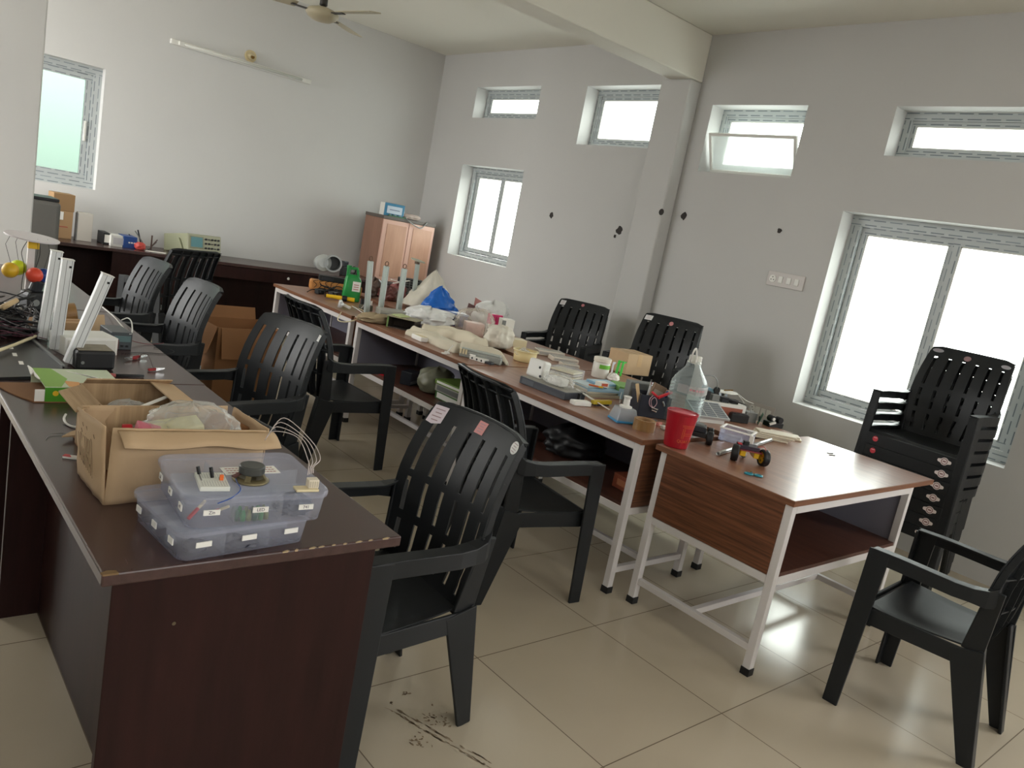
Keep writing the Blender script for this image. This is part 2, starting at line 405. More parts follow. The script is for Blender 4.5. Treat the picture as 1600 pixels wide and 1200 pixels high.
# switch panels
for (px0, py0, px1, py1, lab) in ((1202, 426, 1255, 452, 'clear covered switch and socket plate left of the big window'), (1172, 630, 1208, 655, 'white socket plate low on the wall behind the robot parts')):
    a = atx(px0, py0, XW); b = atx(px1, py1, XW)
    yc, zc, w, h = (a.y+b.y)/2, (a.z+b.z)/2, abs(a.y-b.y)/2, .055
    t = thing('switch_plate', lab, 'switch', (XW, yc, zc))
    MB().box(-.012, 0, -w, w, -h, h).build('plate', mat('switch_grey', rgb(196, 190, 186), .4), t, bevel=.004)
    for k in (-.62, -.2, .25): MB().box(-.018, -.011, k*w-.018, k*w+.018, -.025, .025).build('rocker', m_wplastic, t, bevel=.003)
    so = MB().cyl((-.012, .68*w, 0), (-.017, .68*w, 0), .028, .028, 16).build('socket', m_wplastic, t)
    for dy, dz in ((0, .012), (-.011, -.008), (.011, -.008)): MB().cyl((-.0165, .68*w+dy, dz), (-.0185, .68*w+dy, dz), .004, .004, 8).build('pin_hole', m_ink, so)

# ceiling fan
fan = thing('ceiling_fan', 'beige three blade ceiling fan on a dark rod', 'fan', (2.78, 6.0, 2.86))
m_fan = mat('fan_beige', rgb(176, 166, 140), .4); m_rod = mat('fan_rod', rgb(50, 46, 42), .4)
MB().cyl((0, 0, .10), (0, 0, .53), .013, .013, 12).build('rod', m_rod, fan, smooth=True)
MB().lathe([(.012, .56), (.05, .56), (.055, .50), (.015, .44)]).build('canopy', m_fan, fan, smooth=True)
MB().lathe([(.014, .16), (.028, .15), (.03, .09), (.014, .08)]).build('coupling', m_rod, fan, smooth=True)
MB().lathe([(0, .075), (.05, .073), (.105, .055), (.125, .035), (.125, .022), (.11, .0), (.07, -.022), (.03, -.03), (0, -.031)]).build('motor', m_fan, fan, smooth=True)
for a in (172, 36, -76):
    rt = Matrix.Rotation(R(a), 4, 'Z')
    br_ = MB(); br_.box(.11, .24, -.022, .022, .028, .034, rt); bo = br_.build('blade_arm', m_rod, fan, bevel=.002)
    bl = MB(); tw = rt @ Matrix.Translation((.2, 0, .036)) @ Matrix.Rotation(R(11), 4, 'X')
    bl.prism([(0, -.05), (.12, -.064), (.30, -.072), (.385, -.066), (.40, -.03), (.395, .04), (.37, .066), (.30, .07), (.12, .06), (0, .05)], 0, .006, tw)
    bl.build('blade', m_fan, fan, bevel=.002)
WORLD_S = 9.0; EXPO = 0.58
# ================================================================== DARK DESKS
def dark_desk(loc, rz, L, D, label, ends=True, over=.14, skirt=0):
    """top spans x 0..D, y 0..L ; modesty panel on the low-x side, knee space on the high-x side"""
    t = thing('wooden_desk', label, 'desk', loc, rz, 'dark mahogany desks')
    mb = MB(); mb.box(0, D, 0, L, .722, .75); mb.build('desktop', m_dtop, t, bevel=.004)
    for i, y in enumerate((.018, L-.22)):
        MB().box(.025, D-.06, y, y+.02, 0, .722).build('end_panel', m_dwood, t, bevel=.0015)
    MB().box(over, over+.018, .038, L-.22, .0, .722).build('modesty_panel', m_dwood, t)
    MB().cyl((.155, .0172, .605), (.155, .019, .605), .0042, .0042, 12).build('screw_cap', mat('brass_cap', rgb(104, 92, 72), .5, metal=.3), t)
    return t
d1 = dark_desk((.406, 1.507, 0), 0, 1.44, .69, 'nearest dark mahogany desk with carton and clear organisers, chipped front edge')
# chipped laminate along the near edge and worn corner
mb = MB()
for k in range(9):
    x = .36+.033*k+.012*random.random(); w = .008+.012*random.random()
    mb.prism([(x, -.0006), (x+w, -.0006), (x+w*.8, .003+.003*random.random()), (x+w*.3, .0025)], .7495, .7504)
    mb.box(x, x+w*.8, -.0006, .001, .7485-.003*random.random(), .7502)
mb.build('chipped_edge', mat('bare_chipboard', rgb(190, 165, 130), .8), d1)
MB().prism([(.001, .0), (.03, -.0005), (.028, .012), (.012, .016), (-.0005, .010)], .7465, .7503).build('worn_corner', mat('worn_board', rgb(122, 96, 62), .8, var=.3, vscale=60), d1)
dark_desk((.41, 2.952, 0), 0, 1.42, .69, 'middle dark desk of the left row with aluminium posts and wires')
dark_desk((.41, 4.38, 0), 0, 1.42, .69, 'farthest dark desk of the left row, by the white column')

# long desks along the back wall
def back_desk(x0, x1, yf, label, drawer=False):
    t = thing('wall_desk', label, 'desk', (x0, yf, 0), 0, 'long dark desks along the back wall')
    L = x1-x0; D = .62
    MB().box(0, L, 0, D, .722, .75).build('desktop', m_dtop, t, bevel=.004)
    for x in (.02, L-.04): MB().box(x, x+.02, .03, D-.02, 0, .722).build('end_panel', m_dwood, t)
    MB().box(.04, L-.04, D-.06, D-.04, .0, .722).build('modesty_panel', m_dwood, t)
    if drawer:
        for k in range(2):
            a, b = .06+k*(L/2-.04), L/2+k*(L/2-.06)
            dr = MB().box(a, b, .012, .03, .60, .718).build('drawer', m_dwood, t, bevel=.003)
            MB().sphere(((a+b)/2+.2, .004, .66), .014, 12, 8).build('knob', m_wplastic, dr, smooth=True)
    else:
        MB().box(L-.75, L-.04, .03, .05, .30, .722).build('apron', m_dwood, t)
back_desk(1.02, 2.62, 7.56, 'long dark desk under the tinted window')
back_desk(2.63, 5.30, 7.56, 'long dark desk with drawers carrying the wooden cabinet', True)

# ================================================================== LAB TABLES
def lab_table(loc, rz, label, L=1.36, D=.62, T=.76, ov=(0, .02, .02, .02), FL=None):
    """opening on the -x side; x 0..D, y 0..L ; white steel frame, walnut top"""
    t = thing('lab_table', label, 'table', loc, rz, 'white framed lab tables with walnut tops')
    FL = FL or L-.02; w = .034
    top = MB().box(-.004, D, 0, L, T-.024, T).build('tabletop', m_twood, t, bevel=.001)
    ed = MB(); ed.box(-.0065, -.003, -.002, L+.002, T-.0245, T-.001).box(D-.001, D+.002, -.002, L+.002, T-.0245, T-.001).box(-.0055, D+.001, -.003, .001, T-.0245, T-.001).box(-.0055, D+.001, L-.001, L+.003, T-.0245, T-.001)
    ed.build('edge_band', m_tedge, top)
    a, b, c, d = .0, D-.03, .01, .01+FL-.02
    zt = T-.0245
    for x in (a, b-w):
        for y in (c, d-w):
            lg = MB().box(x, x+w, y, y+w, .025, zt).build('leg', m_white, t, bevel=.002)
            MB().box(x-.003, x+w+.003, y-.003, y+w+.003, 0, .032).build('foot_cap', m_black, lg, bevel=.002)
    zs = .425
    fr = MB()
    for z0 in (zt-w, zs-w):
        fr.box(a, a+w, c+w, d-w, z0, z0+w).box(b-w, b, c+w, d-w, z0, z0+w).box(a+w, b-w, c, c+w, z0, z0+w).box(a+w, b-w, d-w, d, z0, z0+w)
    fr.build('frame_rail', m_white, t, bevel=.002)
    st = MB(); z0 = .10
    st.box(a+w, b-w, c+.004, c+w-.004, z0, z0+w-.006).box(a+w, b-w, d-w+.004, d-.004, z0, z0+w-.006).box((a+b)/2-.013, (a+b)/2+.013, c+w-.004, d-w+.004, z0, z0+w-.006)
    st.build('stretcher', m_white, t, bevel=.002)
    MB().box(a+.004, b-.004, c+.004, d-.004, zs, zs+.016).build('shelf', m_shelf, t)
    for y, s in ((c+.004, 1), (d-.004, -1)):
        MB().box(a+w, b-w, min(y-s*.007, y+s*.012), max(y-s*.007, y+s*.012), zs+.004, zt).build('end_panel', m_tpanel, t)
        MB().box(a+w, b-w, min(y+s*.0125, y+s*.018), max(y+s*.0125, y+s*.018), zs+.016, zt-w).build('panel_lining', m_tgrey, t)
    MB().box(b-.02, b-.012, c+w, d-w, zs+.016, zt-w).build('back_panel', m_tgrey, t)
    return t
XT = 2.757
tC = lab_table((XT-.01, 2.10, 0), 0, 'window-row lab table in front of the second chair, under the books and charger boxes', D=.60)
tB = dup(tC, (XT+.035, 3.485, 0), 0, 'middle lab table under the cream cloth and white bundles')
tA = dup(tC, (XT+.045, 4.90, 0), 0, 'farthest lab table under the green bottle and torch')
dup(tC, (4.055, 3.462, 0), PI, 'lab table of the window side with the plain cardboard box')
dup(tC, (4.09, 4.85, 0), PI, 'lab table of the window side behind the white bundles')
dup(tC, (4.12, 6.27, 0), PI, 'lab table of the window side under the big white bag')
# nearest table, turned a quarter, wider top
tD = lab_table((2.79, 2.06, 0), -PI/2, 'nearest lab table with red cup, water jug and robot car', L=1.345, D=.70, FL=1.13)
# its shelf opening faces the camera side: rebuild orientation
tD.location = (2.787, 1.365, 0); tD.rotation_euler = (0, 0, 0)
for ch in list(tD.children):
    for g in list(ch.children): bpy.data.objects.remove(g)
    bpy.data.objects.remove(ch)
def quarter_table(t, W=1.345, D=.685, FW=1.13, FD=.66, T=.757):
    """long side along x, open on the -y side"""
    w = .034
    top = MB().box(0, W, 0, D, T-.024, T).build('tabletop', m_twood, t, bevel=.001)
    ed = MB(); ed.box(-.003, .001, -.003, D+.003, T-.0245, T-.001).box(W-.001, W+.003, -.003, D+.003, T-.0245, T-.001).box(0, W, -.003, .001, T-.0245, T-.001).box(0, W, D-.001, D+.003, T-.0245, T-.001)
    ed.build('edge_band', m_tedge, top)
    a, b, c, d = .008, .008+FW, -.012+.015, FD; zt = T-.0245; zs = .43
    for x in (a, b-w):
        for y in (c, d-w):
            lg = MB().box(x, x+w, y, y+w, .025, zt).build('leg', m_white, t, bevel=.002)
            MB().box(x-.003, x+w+.003, y-.003, y+w+.003, 0, .032).build('foot_cap', m_black, lg, bevel=.002)
    fr = MB()
    for z0 in (zt-w, zs-w):
        fr.box(a, a+w, c+w, d-w, z0, z0+w).box(b-w, b, c+w, d-w, z0, z0+w).box(a+w, b-w, c, c+w, z0, z0+w).box(a+w, b-w, d-w, d, z0, z0+w)
    fr.build('frame_rail', m_white, t, bevel=.002)
    z0 = .10
    MB().box(a+.004, a+w-.004, c+w, d-w, z0, z0+w-.006).box(b-w+.004, b-.004, c+w, d-w, z0, z0+w-.006).box(a+w-.004, b-w+.004, (c+d)/2-.013, (c+d)/2+.013, z0, z0+w-.006).build('stretcher', m_white, t, bevel=.002)
    MB().box(a+.004, b-.004, c+.004, d-.004, zs, zs+.016).build('shelf', m_shelf, t)
    for x, s in ((a+.004, 1), (b-.004, -1)):
        MB().box(min(x-s*.007, x+s*.012), max(x-s*.007, x+s*.012), c+w, d-w, zs+.004, zt).build('end_panel', m_tpanel, t)
        MB().box(min(x+s*.0125, x+s*.018), max(x+s*.0125, x+s*.018), c+w, d-w, zs+.016, zt-w).build('panel_lining', m_tgrey, t)
    MB().box(a+w, b-w, d-.02, d-.012, zs+.016, zt-w).build('back_panel', m_tgrey, t)
quarter_table(tD)

# ================================================================== CHAIRS
prof = [(-.130,.395), (-.150,.43), (-.168,.48), (-.180,.54), (-.187,.60), (-.193,.66), (-.203,.72), (-.220,.78), (-.242,.84), (-.268,.895), (-.290,.935), (-.302,.952)]
def back_y(z):
    for (y0, z0), (y1, z1) in zip(prof, prof[1:]):
        if z <= z1: return y0+(y1-y0)*(z-z0)/(z1-z0)
    return prof[-1][0]
def back_w(z):
    pts = [(.395,.205), (.45,.222), (.55,.238), (.66,.246), (.80,.240), (.93,.228), (.952,.222)]
    for (a, w0), (b, w1) in zip(pts, pts[1:]):
        if z <= b: return w0+(w1-w0)*(z-a)/(b-a)
    return pts[-1][1]
def back_pt(u, z, off=0):
    w = back_w(z); x = u*w
    y = back_y(z)+.045*u*u*(1 if z > .5 else max(0, (z-.395)/.105))
    if z > .93 and abs(u) > .8: z = z-(abs(u)-.8)*.10*(z-.93)/.02*.5
    return Vector((x, y+off, z))
SL = (-.80, -.48, -.16, .16, .48, .80)
def make_backrest(parent):
    us = [-1, -.96, -.9]
    for s_ in SL: us += [s_-.037, s_+.037]
    us += [.9, .96, 1]
    us = sorted(set(us + [(-.64), -.32, 0, .32, .64]))
    zs = [.395, .42, .445, .475, .505, .545, .575, .61, .65, .69, .715, .74, .78, .82, .86, .89, .915, .94, .952]
    rows = [(.445, .545), (.575, .69), (.715, .89)]
    def skip(i, j):
        um = (us[i]+us[i+1])/2; zm = (zs[j]+zs[j+1])/2
        return any(abs(um-s_) < .02 for s_ in SL) and any(a < zm < b for a, b in rows)
    o = MB().grid(lambda u, z: back_pt(u, z), us, zs, skip).build('backrest', m_chair, parent, smooth=True, solid=.006, offset=0, crisp=35)
    rb = MB()
    for u in (-.985, -.64, -.32, 0, .32, .64, .985):
        zz = [.41, .5, .58, .66, .74, .82, .89, .935]
        for z0, z1 in zip(zz, zz[1:]): rb.bar(back_pt(u, z0, -.014), back_pt(u, z1, -.014), .006, .022, up=(0, 1, 0))
    for z in (.56, .702, .905):
        uu = [-.98, -.6, -.2, .2, .6, .98]
        for u0, u1 in zip(uu, uu[1:]): rb.bar(back_pt(u0, z, -.012), back_pt(u1, z, -.012), .006, .018, up=(0, 1, 0))
    uu = [-.99, -.6, -.2, .2, .6, .99]
    for u0, u1 in zip(uu, uu[1:]): rb.bar(back_pt(u0, .946, -.010), back_pt(u1, .946, -.010), .007, .024, up=(0, 1, 0))
    rb.build('back_rib', m_chair, o)
    return o
def make_chair(label, stickers=True):
    t = thing('plastic_armchair', label, 'chair', (0, 0, 0), 0, 'black slatted plastic armchairs')
    # seat
    def seat_pt(u, v):      # u -1..1, v 0(back)..1(front)
        w = .205+.045*min(1, v*1.3)
        z = .418-.018*math.sin(PI*min(1, v*1.05))*(1-u*u*.6)
        if v > .9: z -= (v-.9)*.35
        if abs(u) > .9: z += .004
        return Vector((u*w, -.14+.395*v, z))
    us = [-1, -.97, -.9, -.78, -.76, -.5, -.48, -.25, -.23, 0, .02, .25, .27, .5, .52, .76, .78, .9, .97, 1]
    vs = [0, .06, .15, .3, .45, .6, .75, .85, .9, .95, 1]
    seat = MB().grid(seat_pt, us, vs)
    o = seat.build('seat', m_chair, t, smooth=True, solid=.006, offset=-1, crisp=35)
    sk = MB()
    for sx in (-1, 1):
        sk.bar((sx*.222, -.13, .379), (sx*.25, .22, .379), .010, .066)
    sk.bar((-.25, .253, .370), (.25, .253, .370), .012, .069)
    sk.build('seat_skirt', m_chair, o, bevel=.003)
    make_backrest(t)
    for sx in (-1, 1):
        # arm: flat top strip with an outer lip, sweeping in to the back
        path = [(.285, .245, .648), (.287, .15, .650), (.288, .05, .648), (.286, -.05, .645), (.279, -.11, .647), (.266, -.155, .655), (.250, -.178, .672), (.243, -.182, .70)]
        mb = MB(); rings = []
        for i, (x, y, z) in enumerate(path):
            q = Vector(path[min(i+1, 7)])-Vector(path[max(i-1, 0)]); d = Vector((q.x, q.y, 0)).normalized() if i < 7 else Vector((-.2, -1, 0)).normalized()
            nrm = Vector((d.y, -d.x, 0)); nrm = nrm if nrm.x < 0 else -nrm     # points inwards
            w = .050 if i < 5 else .050-.012*(i-4)
            dr = .052 if i < 5 else .052+.012*(i-4)
            P = Vector((x, y, z))
            ring = [P, P+nrm*w, P+nrm*w-Vector((0,0,.008)), P+nrm*.008-Vector((0,0,.008)), P+nrm*.008-Vector((0,0,dr)), P-Vector((0,0,dr))]
            rings.append([mb.b.verts.new((sx*v.x, v.y, v.z)) for v in ring])
        for A, B in zip(rings, rings[1:]):
            for k in range(6): mb.b.faces.new((A[k], A[(k+1) % 6], B[(k+1) % 6], B[k]))
        mb.b.faces.new(rings[0]); mb.b.faces.new(rings[-1])
        mb.build('arm', m_chair, t, bevel=.003)
        # front leg: wide channel, outer face and front face
        fl = MB()
        fl.bar((sx*.281, .215, .647), (sx*.296, .232, 0), .012, .078, .012, .058, up=(0, 1, 0))
        fl.bar((sx*.262, .247, .640), (sx*.278, .256, 0), .044, .012, .040, .012, up=(0, 1, 0))
        fl.build('leg', m_chair, t, bevel=.003)
        rl = MB()
        rl.bar((sx*.226, -.135, .415), (sx*.222, -.238, 0), .012, .115, .012, .05, up=(0, 1, 0))
        rl.bar((sx*.200, -.178, .43), (sx*.204, -.258, 0), .055, .012, .042, .012, up=(0, 1, 0))
        rl.build('leg', m_chair, t, bevel=.003)
        su = MB(); su.bar((sx*.244, -.172, .66), (sx*.215, -.150, .41), .012, .055, .012, .075, up=(0, 1, 0)); su.build('arm_support', m_chair, t, bevel=.003)
    return t
def sticker(root, u, z, w, h, col, label=None, shape='rect', text=True):
    """label stuck on the front of the backrest"""
    c = back_pt(u, z, .0045); up = (back_pt(u, z+.02, .0045)-back_pt(u, z-.02, .0045)).normalized()
    sd = (back_pt(u+.08, z, .0045)-back_pt(u-.08, z, .0045)).normalized(); n = up.cross(sd).normalized()
    if n.y < 0: n = -n
    mb = MB()
    if shape == 'rect': P = [(-1,-1), (1,-1), (1,1), (-1,1)]
    elif shape == 'notch': P = [(-1,-.75), (.1,-1.05), (1,-.9), (1,1), (-.9,1)]
    else: P = [(math.cos(2*PI*i/20), math.sin(2*PI*i/20)) for i in range(20)]
    A = [mb.b.verts.new(c+sd*(a*w)+up*(b*h)) for a, b in P]; B = [mb.b.verts.new(c+n*.0008+sd*(a*w)+up*(b*h)) for a, b in P]
    mb.b.faces.new(A); mb.b.faces.new(B)
    for i in range(len(P)): mb.b.faces.new((A[i], A[(i+1) % len(P)], B[(i+1) % len(P)], B[i]))
    so = mb.build('sticker', mat('sticker_%d_%d_%d' % col, rgb(*col), .35), root)
    if label: so['label'] = label
    if text:
        tx = MB(); k = 4
        for i in range(k):
            yy = .6-.4*i; ww = .65 if i % 2 == 0 else .45
            o_ = c+n*.0012
            tx.quad(*[o_+sd*(a*w*ww)+up*((yy+b*.05)*h) for a, b in ((-1,-1),(1,-1),(1,1),(-1,1))])
        tx.build('print', mat('sticker_print', rgb(168, 140, 146), .5), so)
    return so
def seat_badge(root):
    """round white badge with ears and a red button sticker on the seat front"""
    c = Vector((-.19, .2602, .372)); mb = MB()
    pts = []
    for i in range(32):
        a = 2*PI*i/32; r = .021 if abs(math.cos(a)) < .86 else .036
        pts.append((c.x+r*math.cos(a), c.z+r*math.sin(a)*(1 if r < .03 else .55)))
    A = [mb.b.verts.new((x, .2598, z)) for x, z in pts]; B = [mb.b.verts.new((x, .2608, z)) for x, z in pts]
    mb.b.faces.new(A); mb.b.faces.new(B)
    for i in range(32): mb.b.faces.new((A[i], A[(i+1) % 32], B[(i+1) % 32], B[i]))
    so = mb.build('badge', mat('badge_white', rgb(226, 214, 212), .4), root); so['label'] = 'round white badge with two ears'
    rg = MB(); n = 24
    for i in range(n):
        a, b = 2*PI*i/n, 2*PI*(i+1)/n
        rg.quad(*[(c.x+r*math.cos(t_), .2612, c.z+r*math.sin(t_)) for r, t_ in ((.0135, a), (.017, a), (.017, b), (.0135, b))])
    rg.box(c.x-.008, c.x+.008, .261, .2613, c.z-.003, c.z+.003)
    rg.build('badge_print', mat('badge_ink', rgb(120, 70, 74), .5), so)

G = 'black slatted plastic armchairs'
c1 = make_chair('nearest black slatted armchair at the front desk, with three stickers')
c1.location = (1.305, 1.845, 0); c1.rotation_euler.z = PI/2
plain = dup(c1, (3.29, .897, 0), R(4), 'black armchair in the right foreground facing the nearest lab table')
sticker(c1, .84, .905, .030, .034, (226, 214, 222), 'white price label with torn corner', 'notch')
sticker(c1, .02, .918, .021, .022, (214, 140, 138), 'pink square sticker')
sticker(c1, -.885, .922, .024, .021, (232, 232, 230), 'round white sticker', 'disc')
def chair(x, y, rz, label): return dup(plain, (x, y, 0), rz, label)
chair(2.335, 2.43, R(-98), 'black armchair pushed up to the lab table behind the nearest chair')
chair(2.285, 4.12, R(-90), 'black armchair pulled up to the middle lab table, behind the middle desk chair')
cm = chair(1.395, 3.345, R(103), 'black slatted armchair at the middle dark desk, in front of the open floor carton')
sticker(cm, -.93, .915, .012, .016, (235, 235, 232), 'small white sticker on the top corner')
chair(1.312, 4.40, R(92), 'black armchair at the far end of the middle dark desk')
chair(1.29, 5.21, R(93), 'black armchair at the farthest dark desk, before the chair seen from behind')
chair(2.06, 6.53, R(20), 'black armchair turned to the back wall desk, its ribbed back showing')
# leaning stacks by the window wall
def stack(x, y, rz, n, base, labs, stick):
    for k in range(n):
        jx, jy = .002*math.sin(k*2.7), .002*math.cos(k*1.9); o = dup(plain, (x+jx+.0012*k, y+jy, .07*k), rz+.004*math.sin(k*3.1), labs[k]); o['group'] = base
        if stick == 'badge':
            seat_badge(o)
            if k >= n-2:
                rd = MB().cyl((.195, .2598, .374), (.195, .2608, .374), .016, .016, 18).build('sticker', mat('sticker_red', rgb(196, 60, 72), .4), o); rd['label'] = 'round red sticker'
                MB().box(.185, .205, .261, .2613, .379, .382).build('print', mat('sticker_white_print', rgb(240, 220, 220), .5), rd)
        if k == n-1:
            if stick == 'badge':
                sticker(o, .83, .925, .030, .013, (150, 150, 156), 'grey oval sticker', 'disc'); sticker(o, -.83, .915, .030, .012, (170, 172, 178), 'grey oval sticker', 'disc'); sticker(o, .12, .912, .020, .017, (150, 120, 122), 'faded pink sticker', 'disc')
            elif stick == 'two':
                sticker(o, .84, .915, .028, .020, (214, 214, 214), 'white label'); sticker(o, .08, .905, .016, .017, (200, 130, 130), 'pink round sticker', 'disc')
            else:
                sticker(o, .84, .915, .022, .022, (206, 206, 206), 'white label'); sticker(o, .10, .925, .014, .014, (190, 110, 115), 'pink round sticker', 'disc')
def ords(n, what):
    names = ['bottom', 'second from the bottom', 'third from the bottom', 'fourth from the bottom', 'fifth from the bottom', 'sixth from the bottom', 'seventh from the bottom']
    L = ['%s black armchair in the %s' % (names[k].capitalize(), what) for k in range(n)]
    L[-1] = 'topmost black armchair of the %s' % what
    return [s_[0].lower()+s_[1:] for s_ in L]
stack(4.80, 1.665, PI/2, 7, 'tall stack of black armchairs by the big window', ords(7, 'tall stack by the big window'), 'badge')
stack(4.565, 4.50, R(112), 3, 'stack of black armchairs left of the pillar', ords(3, 'wall stack left of the pillar foot'), 'one')
stack(4.47, 3.50, R(108), 4, 'stack of black armchairs right of the pillar', ords(4, 'wall stack right of the pillar foot'), 'two')

# ================================================================== LIGHT
w = bpy.data.worlds.new('overcast'); sc.world = w; w.use_nodes = True
bg = w.node_tree.nodes['Background']; bg.inputs['Color'].default_value = (1.0, 1.0, .98, 1); bg.inputs['Strength'].default_value = WORLD_S
_nt = w.node_tree; _tc = _nt.nodes.new('ShaderNodeTexCoord'); _sp = _nt.nodes.new('ShaderNodeSeparateXYZ'); _mr = _nt.nodes.new('ShaderNodeMapRange')
_mr.inputs['From Min'].default_value = -.08; _mr.inputs['From Max'].default_value = .08; _mr.inputs['To Min'].default_value = WORLD_S*.45; _mr.inputs['To Max'].default_value = WORLD_S
_nt.links.new(_tc.outputs['Generated'], _sp.inputs[0]); _nt.links.new(_sp.outputs['Z'], _mr.inputs['Value']); _nt.links.new(_mr.outputs['Result'], bg.inputs['Strength'])
def portal(loc, rot, sx, sy):
    l = bpy.data.lights.new('window_portal', 'AREA'); l.shape = 'RECTANGLE'; l.size = sx; l.size_y = sy; l.cycles.is_portal = True
    o = bpy.data.objects.new('window_portal', l); COL.objects.link(o); o.location = loc; o.rotation_euler = rot
for y0, y1, z0, z1 in WR+FILL_RIGHT: portal((XW+WT+.02, (y0+y1)/2, (z0+z1)/2), (0, PI/2, 0), z1-z0, y1-y0)
for y0, y1, z0, z1 in FILL_LEFT: portal((XL-WT-.02, (y0+y1)/2, (z0+z1)/2), (0, -PI/2, 0), z1-z0, y1-y0)
for x0, x1, z0, z1 in FILL_FRONT: portal(((x0+x1)/2, YF-WT-.02, (z0+z1)/2), (PI/2, 0, 0), x1-x0, z1-z0)
for x0, x1, z0, z1 in WBK: portal(((x0+x1)/2, YB+WT+.02, (z0+z1)/2), (-PI/2, 0, 0), x1-x0, z1-z0)
sc.cycles.max_bounces = 10; sc.cycles.diffuse_bounces = 6; sc.cycles.transparent_max_bounces = 24
sc.cycles.use_denoising = True
sc.cycles.sample_clamp_indirect = 8
vs_ = sc.view_settings; vs_.view_transform = 'Standard'; vs_.look = 'None'; vs_.gamma = 1; vs_.use_curve_mapping = False; vs_.exposure = EXPO
# ================================================================== CLUTTER helpers
from mathutils import noise
def frame2(pL, pR, z):
    A = at(*pL, z); B = at(*pR, z); d = B-A
    return A, math.atan2(d.y, d.x), d.length
def spl(pts, n=6):
    P = [Vector(p) for p in pts]; out = []
    for i in range(len(P)-1):
        p0 = P[max(i-1, 0)]; p1 = P[i]; p2 = P[i+1]; p3 = P[min(i+2, len(P)-1)]
        for k in range(n):
            t = k/n
            out.append(.5*((2*p1)+(p2-p0)*t+(2*p0-5*p1+4*p2-p3)*t*t+(3*p1-p0-3*p2+p3)*t**3))
    return out+[P[-1]]
def cable(name, label, cat, pts, r, m, group=None, n=6, seg=6):
    o = MB().tube(spl(pts, n), r, seg).build(name, m, smooth=True); return tag(o, label, cat, group)
def blob_mesh(sx, sy, sz, seed, amp=.16, freq=3.0, peak=.0, nu=40, nv=20, p=2.4):
    mb = MB(); rings = []; off = Vector((seed*7.3, seed*3.1, seed*1.7))
    for j in range(nv+1):
        t = j/nv
        rp = max(0, 1-abs(2*t-1)**p)**(1/p) if t > .5 else max(0, 1-abs(2*t-1)**4)**.25
        if peak: rp = rp*(1-peak)+peak*max(0, (1-t))**.85*min(1, t*12)
        ring = []
        for i in range(nu):
            a = 2*PI*i/nu
            d = Vector((math.cos(a)*rp, math.sin(a)*rp, t*1.2))
            nv_ = noise.noise(d*freq+off)*.6+(1-abs(noise.noise(d*freq*2.1+off)))*.35-.2
            k = 1+amp*nv_*2
            z = t*sz*(1+(amp*.8*noise.noise(Vector((math.cos(a)*.8, math.sin(a)*.8, 0))*freq*.6+off) if t > .3 else 0))
            ring.append(mb.b.verts.new((d.x*k*sx/2, d.y*k*sy/2, max(0, z))))
        rings.append(ring)
    for A, B in zip(rings, rings[1:]):
        for i in range(nu): mb.b.faces.new((A[i], A[(i+1) % nu], B[(i+1) % nu], B[i]))
    mb.b.faces.new(rings[0][::-1]); mb.b.faces.new(rings[-1])
    return mb
def bag(name, label, cat, loc, size, m, seed, rz=0, group=None, parent=None, **kw):
    o = blob_mesh(*size, seed, **kw).build(name, m, parent, smooth=True, loc=loc); o.rotation_euler.z = rz
    if parent is None: tag(o, label, cat, group)
    return o
def boxthing(name, label, cat, A, rz, w, d, h, m, bevel=.002, group=None):
    """solid-looking box with its near-left base corner at A"""
    t = thing(name, label, cat, A, rz, group)
    MB().box(0, w, 0, d, 0, h).build('body', m, t, bevel=bevel)
    return t
def text(body, size, m, parent, mtx, name='print'):
    c = bpy.data.curves.new(name, 'FONT'); c.body = body; c.size = size; c.align_x = 'CENTER'; c.align_y = 'CENTER'; c.extrude = .0002
    tmp = bpy.data.objects.new(name, c); COL.objects.link(tmp)
    dg = bpy.context.evaluated_depsgraph_get(); dg.update()
    me = bpy.data.meshes.new_from_object(tmp.evaluated_get(dg)); bpy.data.objects.remove(tmp); bpy.data.curves.remove(c)
    me.materials.clear(); me.materials.append(m)
    o = bpy.data.objects.new(name, me); COL.objects.link(o); o.parent = parent; o.matrix_local = mtx
    return o
FRONT = Matrix.Rotation(PI/2, 4, 'X')          # text standing up, read from -y
def carton(t, w, d, h, m, th=.004, open_top=True):
    mb = MB(); mb.box(0, w, 0, d, 0, th).box(0, w, 0, th, th, h).box(0, w, d-th, d, th, h).box(0, th, th, d-th, th, h).box(w-th, w, th, d-th, th, h)
    if not open_top: mb.box(0, w, 0, d, h-th, h)
    return mb.build('carton_body', m, t, bevel=.001)
def flap(t, a, b, n, m, name='flap', th=.0035, warp=.0, nseg=8):
    """flap hinged on edge a-b, going out along vector n"""
    a = Vector(a); b = Vector(b); n = Vector(n)
    def f(u, v):
        p = a.lerp(b, u)+n*v
        return p+Vector((0, 0, warp*math.sin(u*PI*2.3)*v+warp*.6*math.sin(u*9+1)*v*v))
    return MB().grid(f, [i/nseg for i in range(nseg+1)], [0, .5, 1]).build(name, m, t, solid=th, offset=0)
m_corr = wood('corrugated_board', rgb(146, 118, 86), rgb(192, 164, 128), (26, 1, 1), .85, 1.6)
m_kraft = mat('kraft_card', rgb(190, 162, 128), .8, var=.10, vscale=9, bump=.1, bscale=20)
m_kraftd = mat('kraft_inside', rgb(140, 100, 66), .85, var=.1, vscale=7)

# ================================================================== NEAREST DESK
ZD = .7502
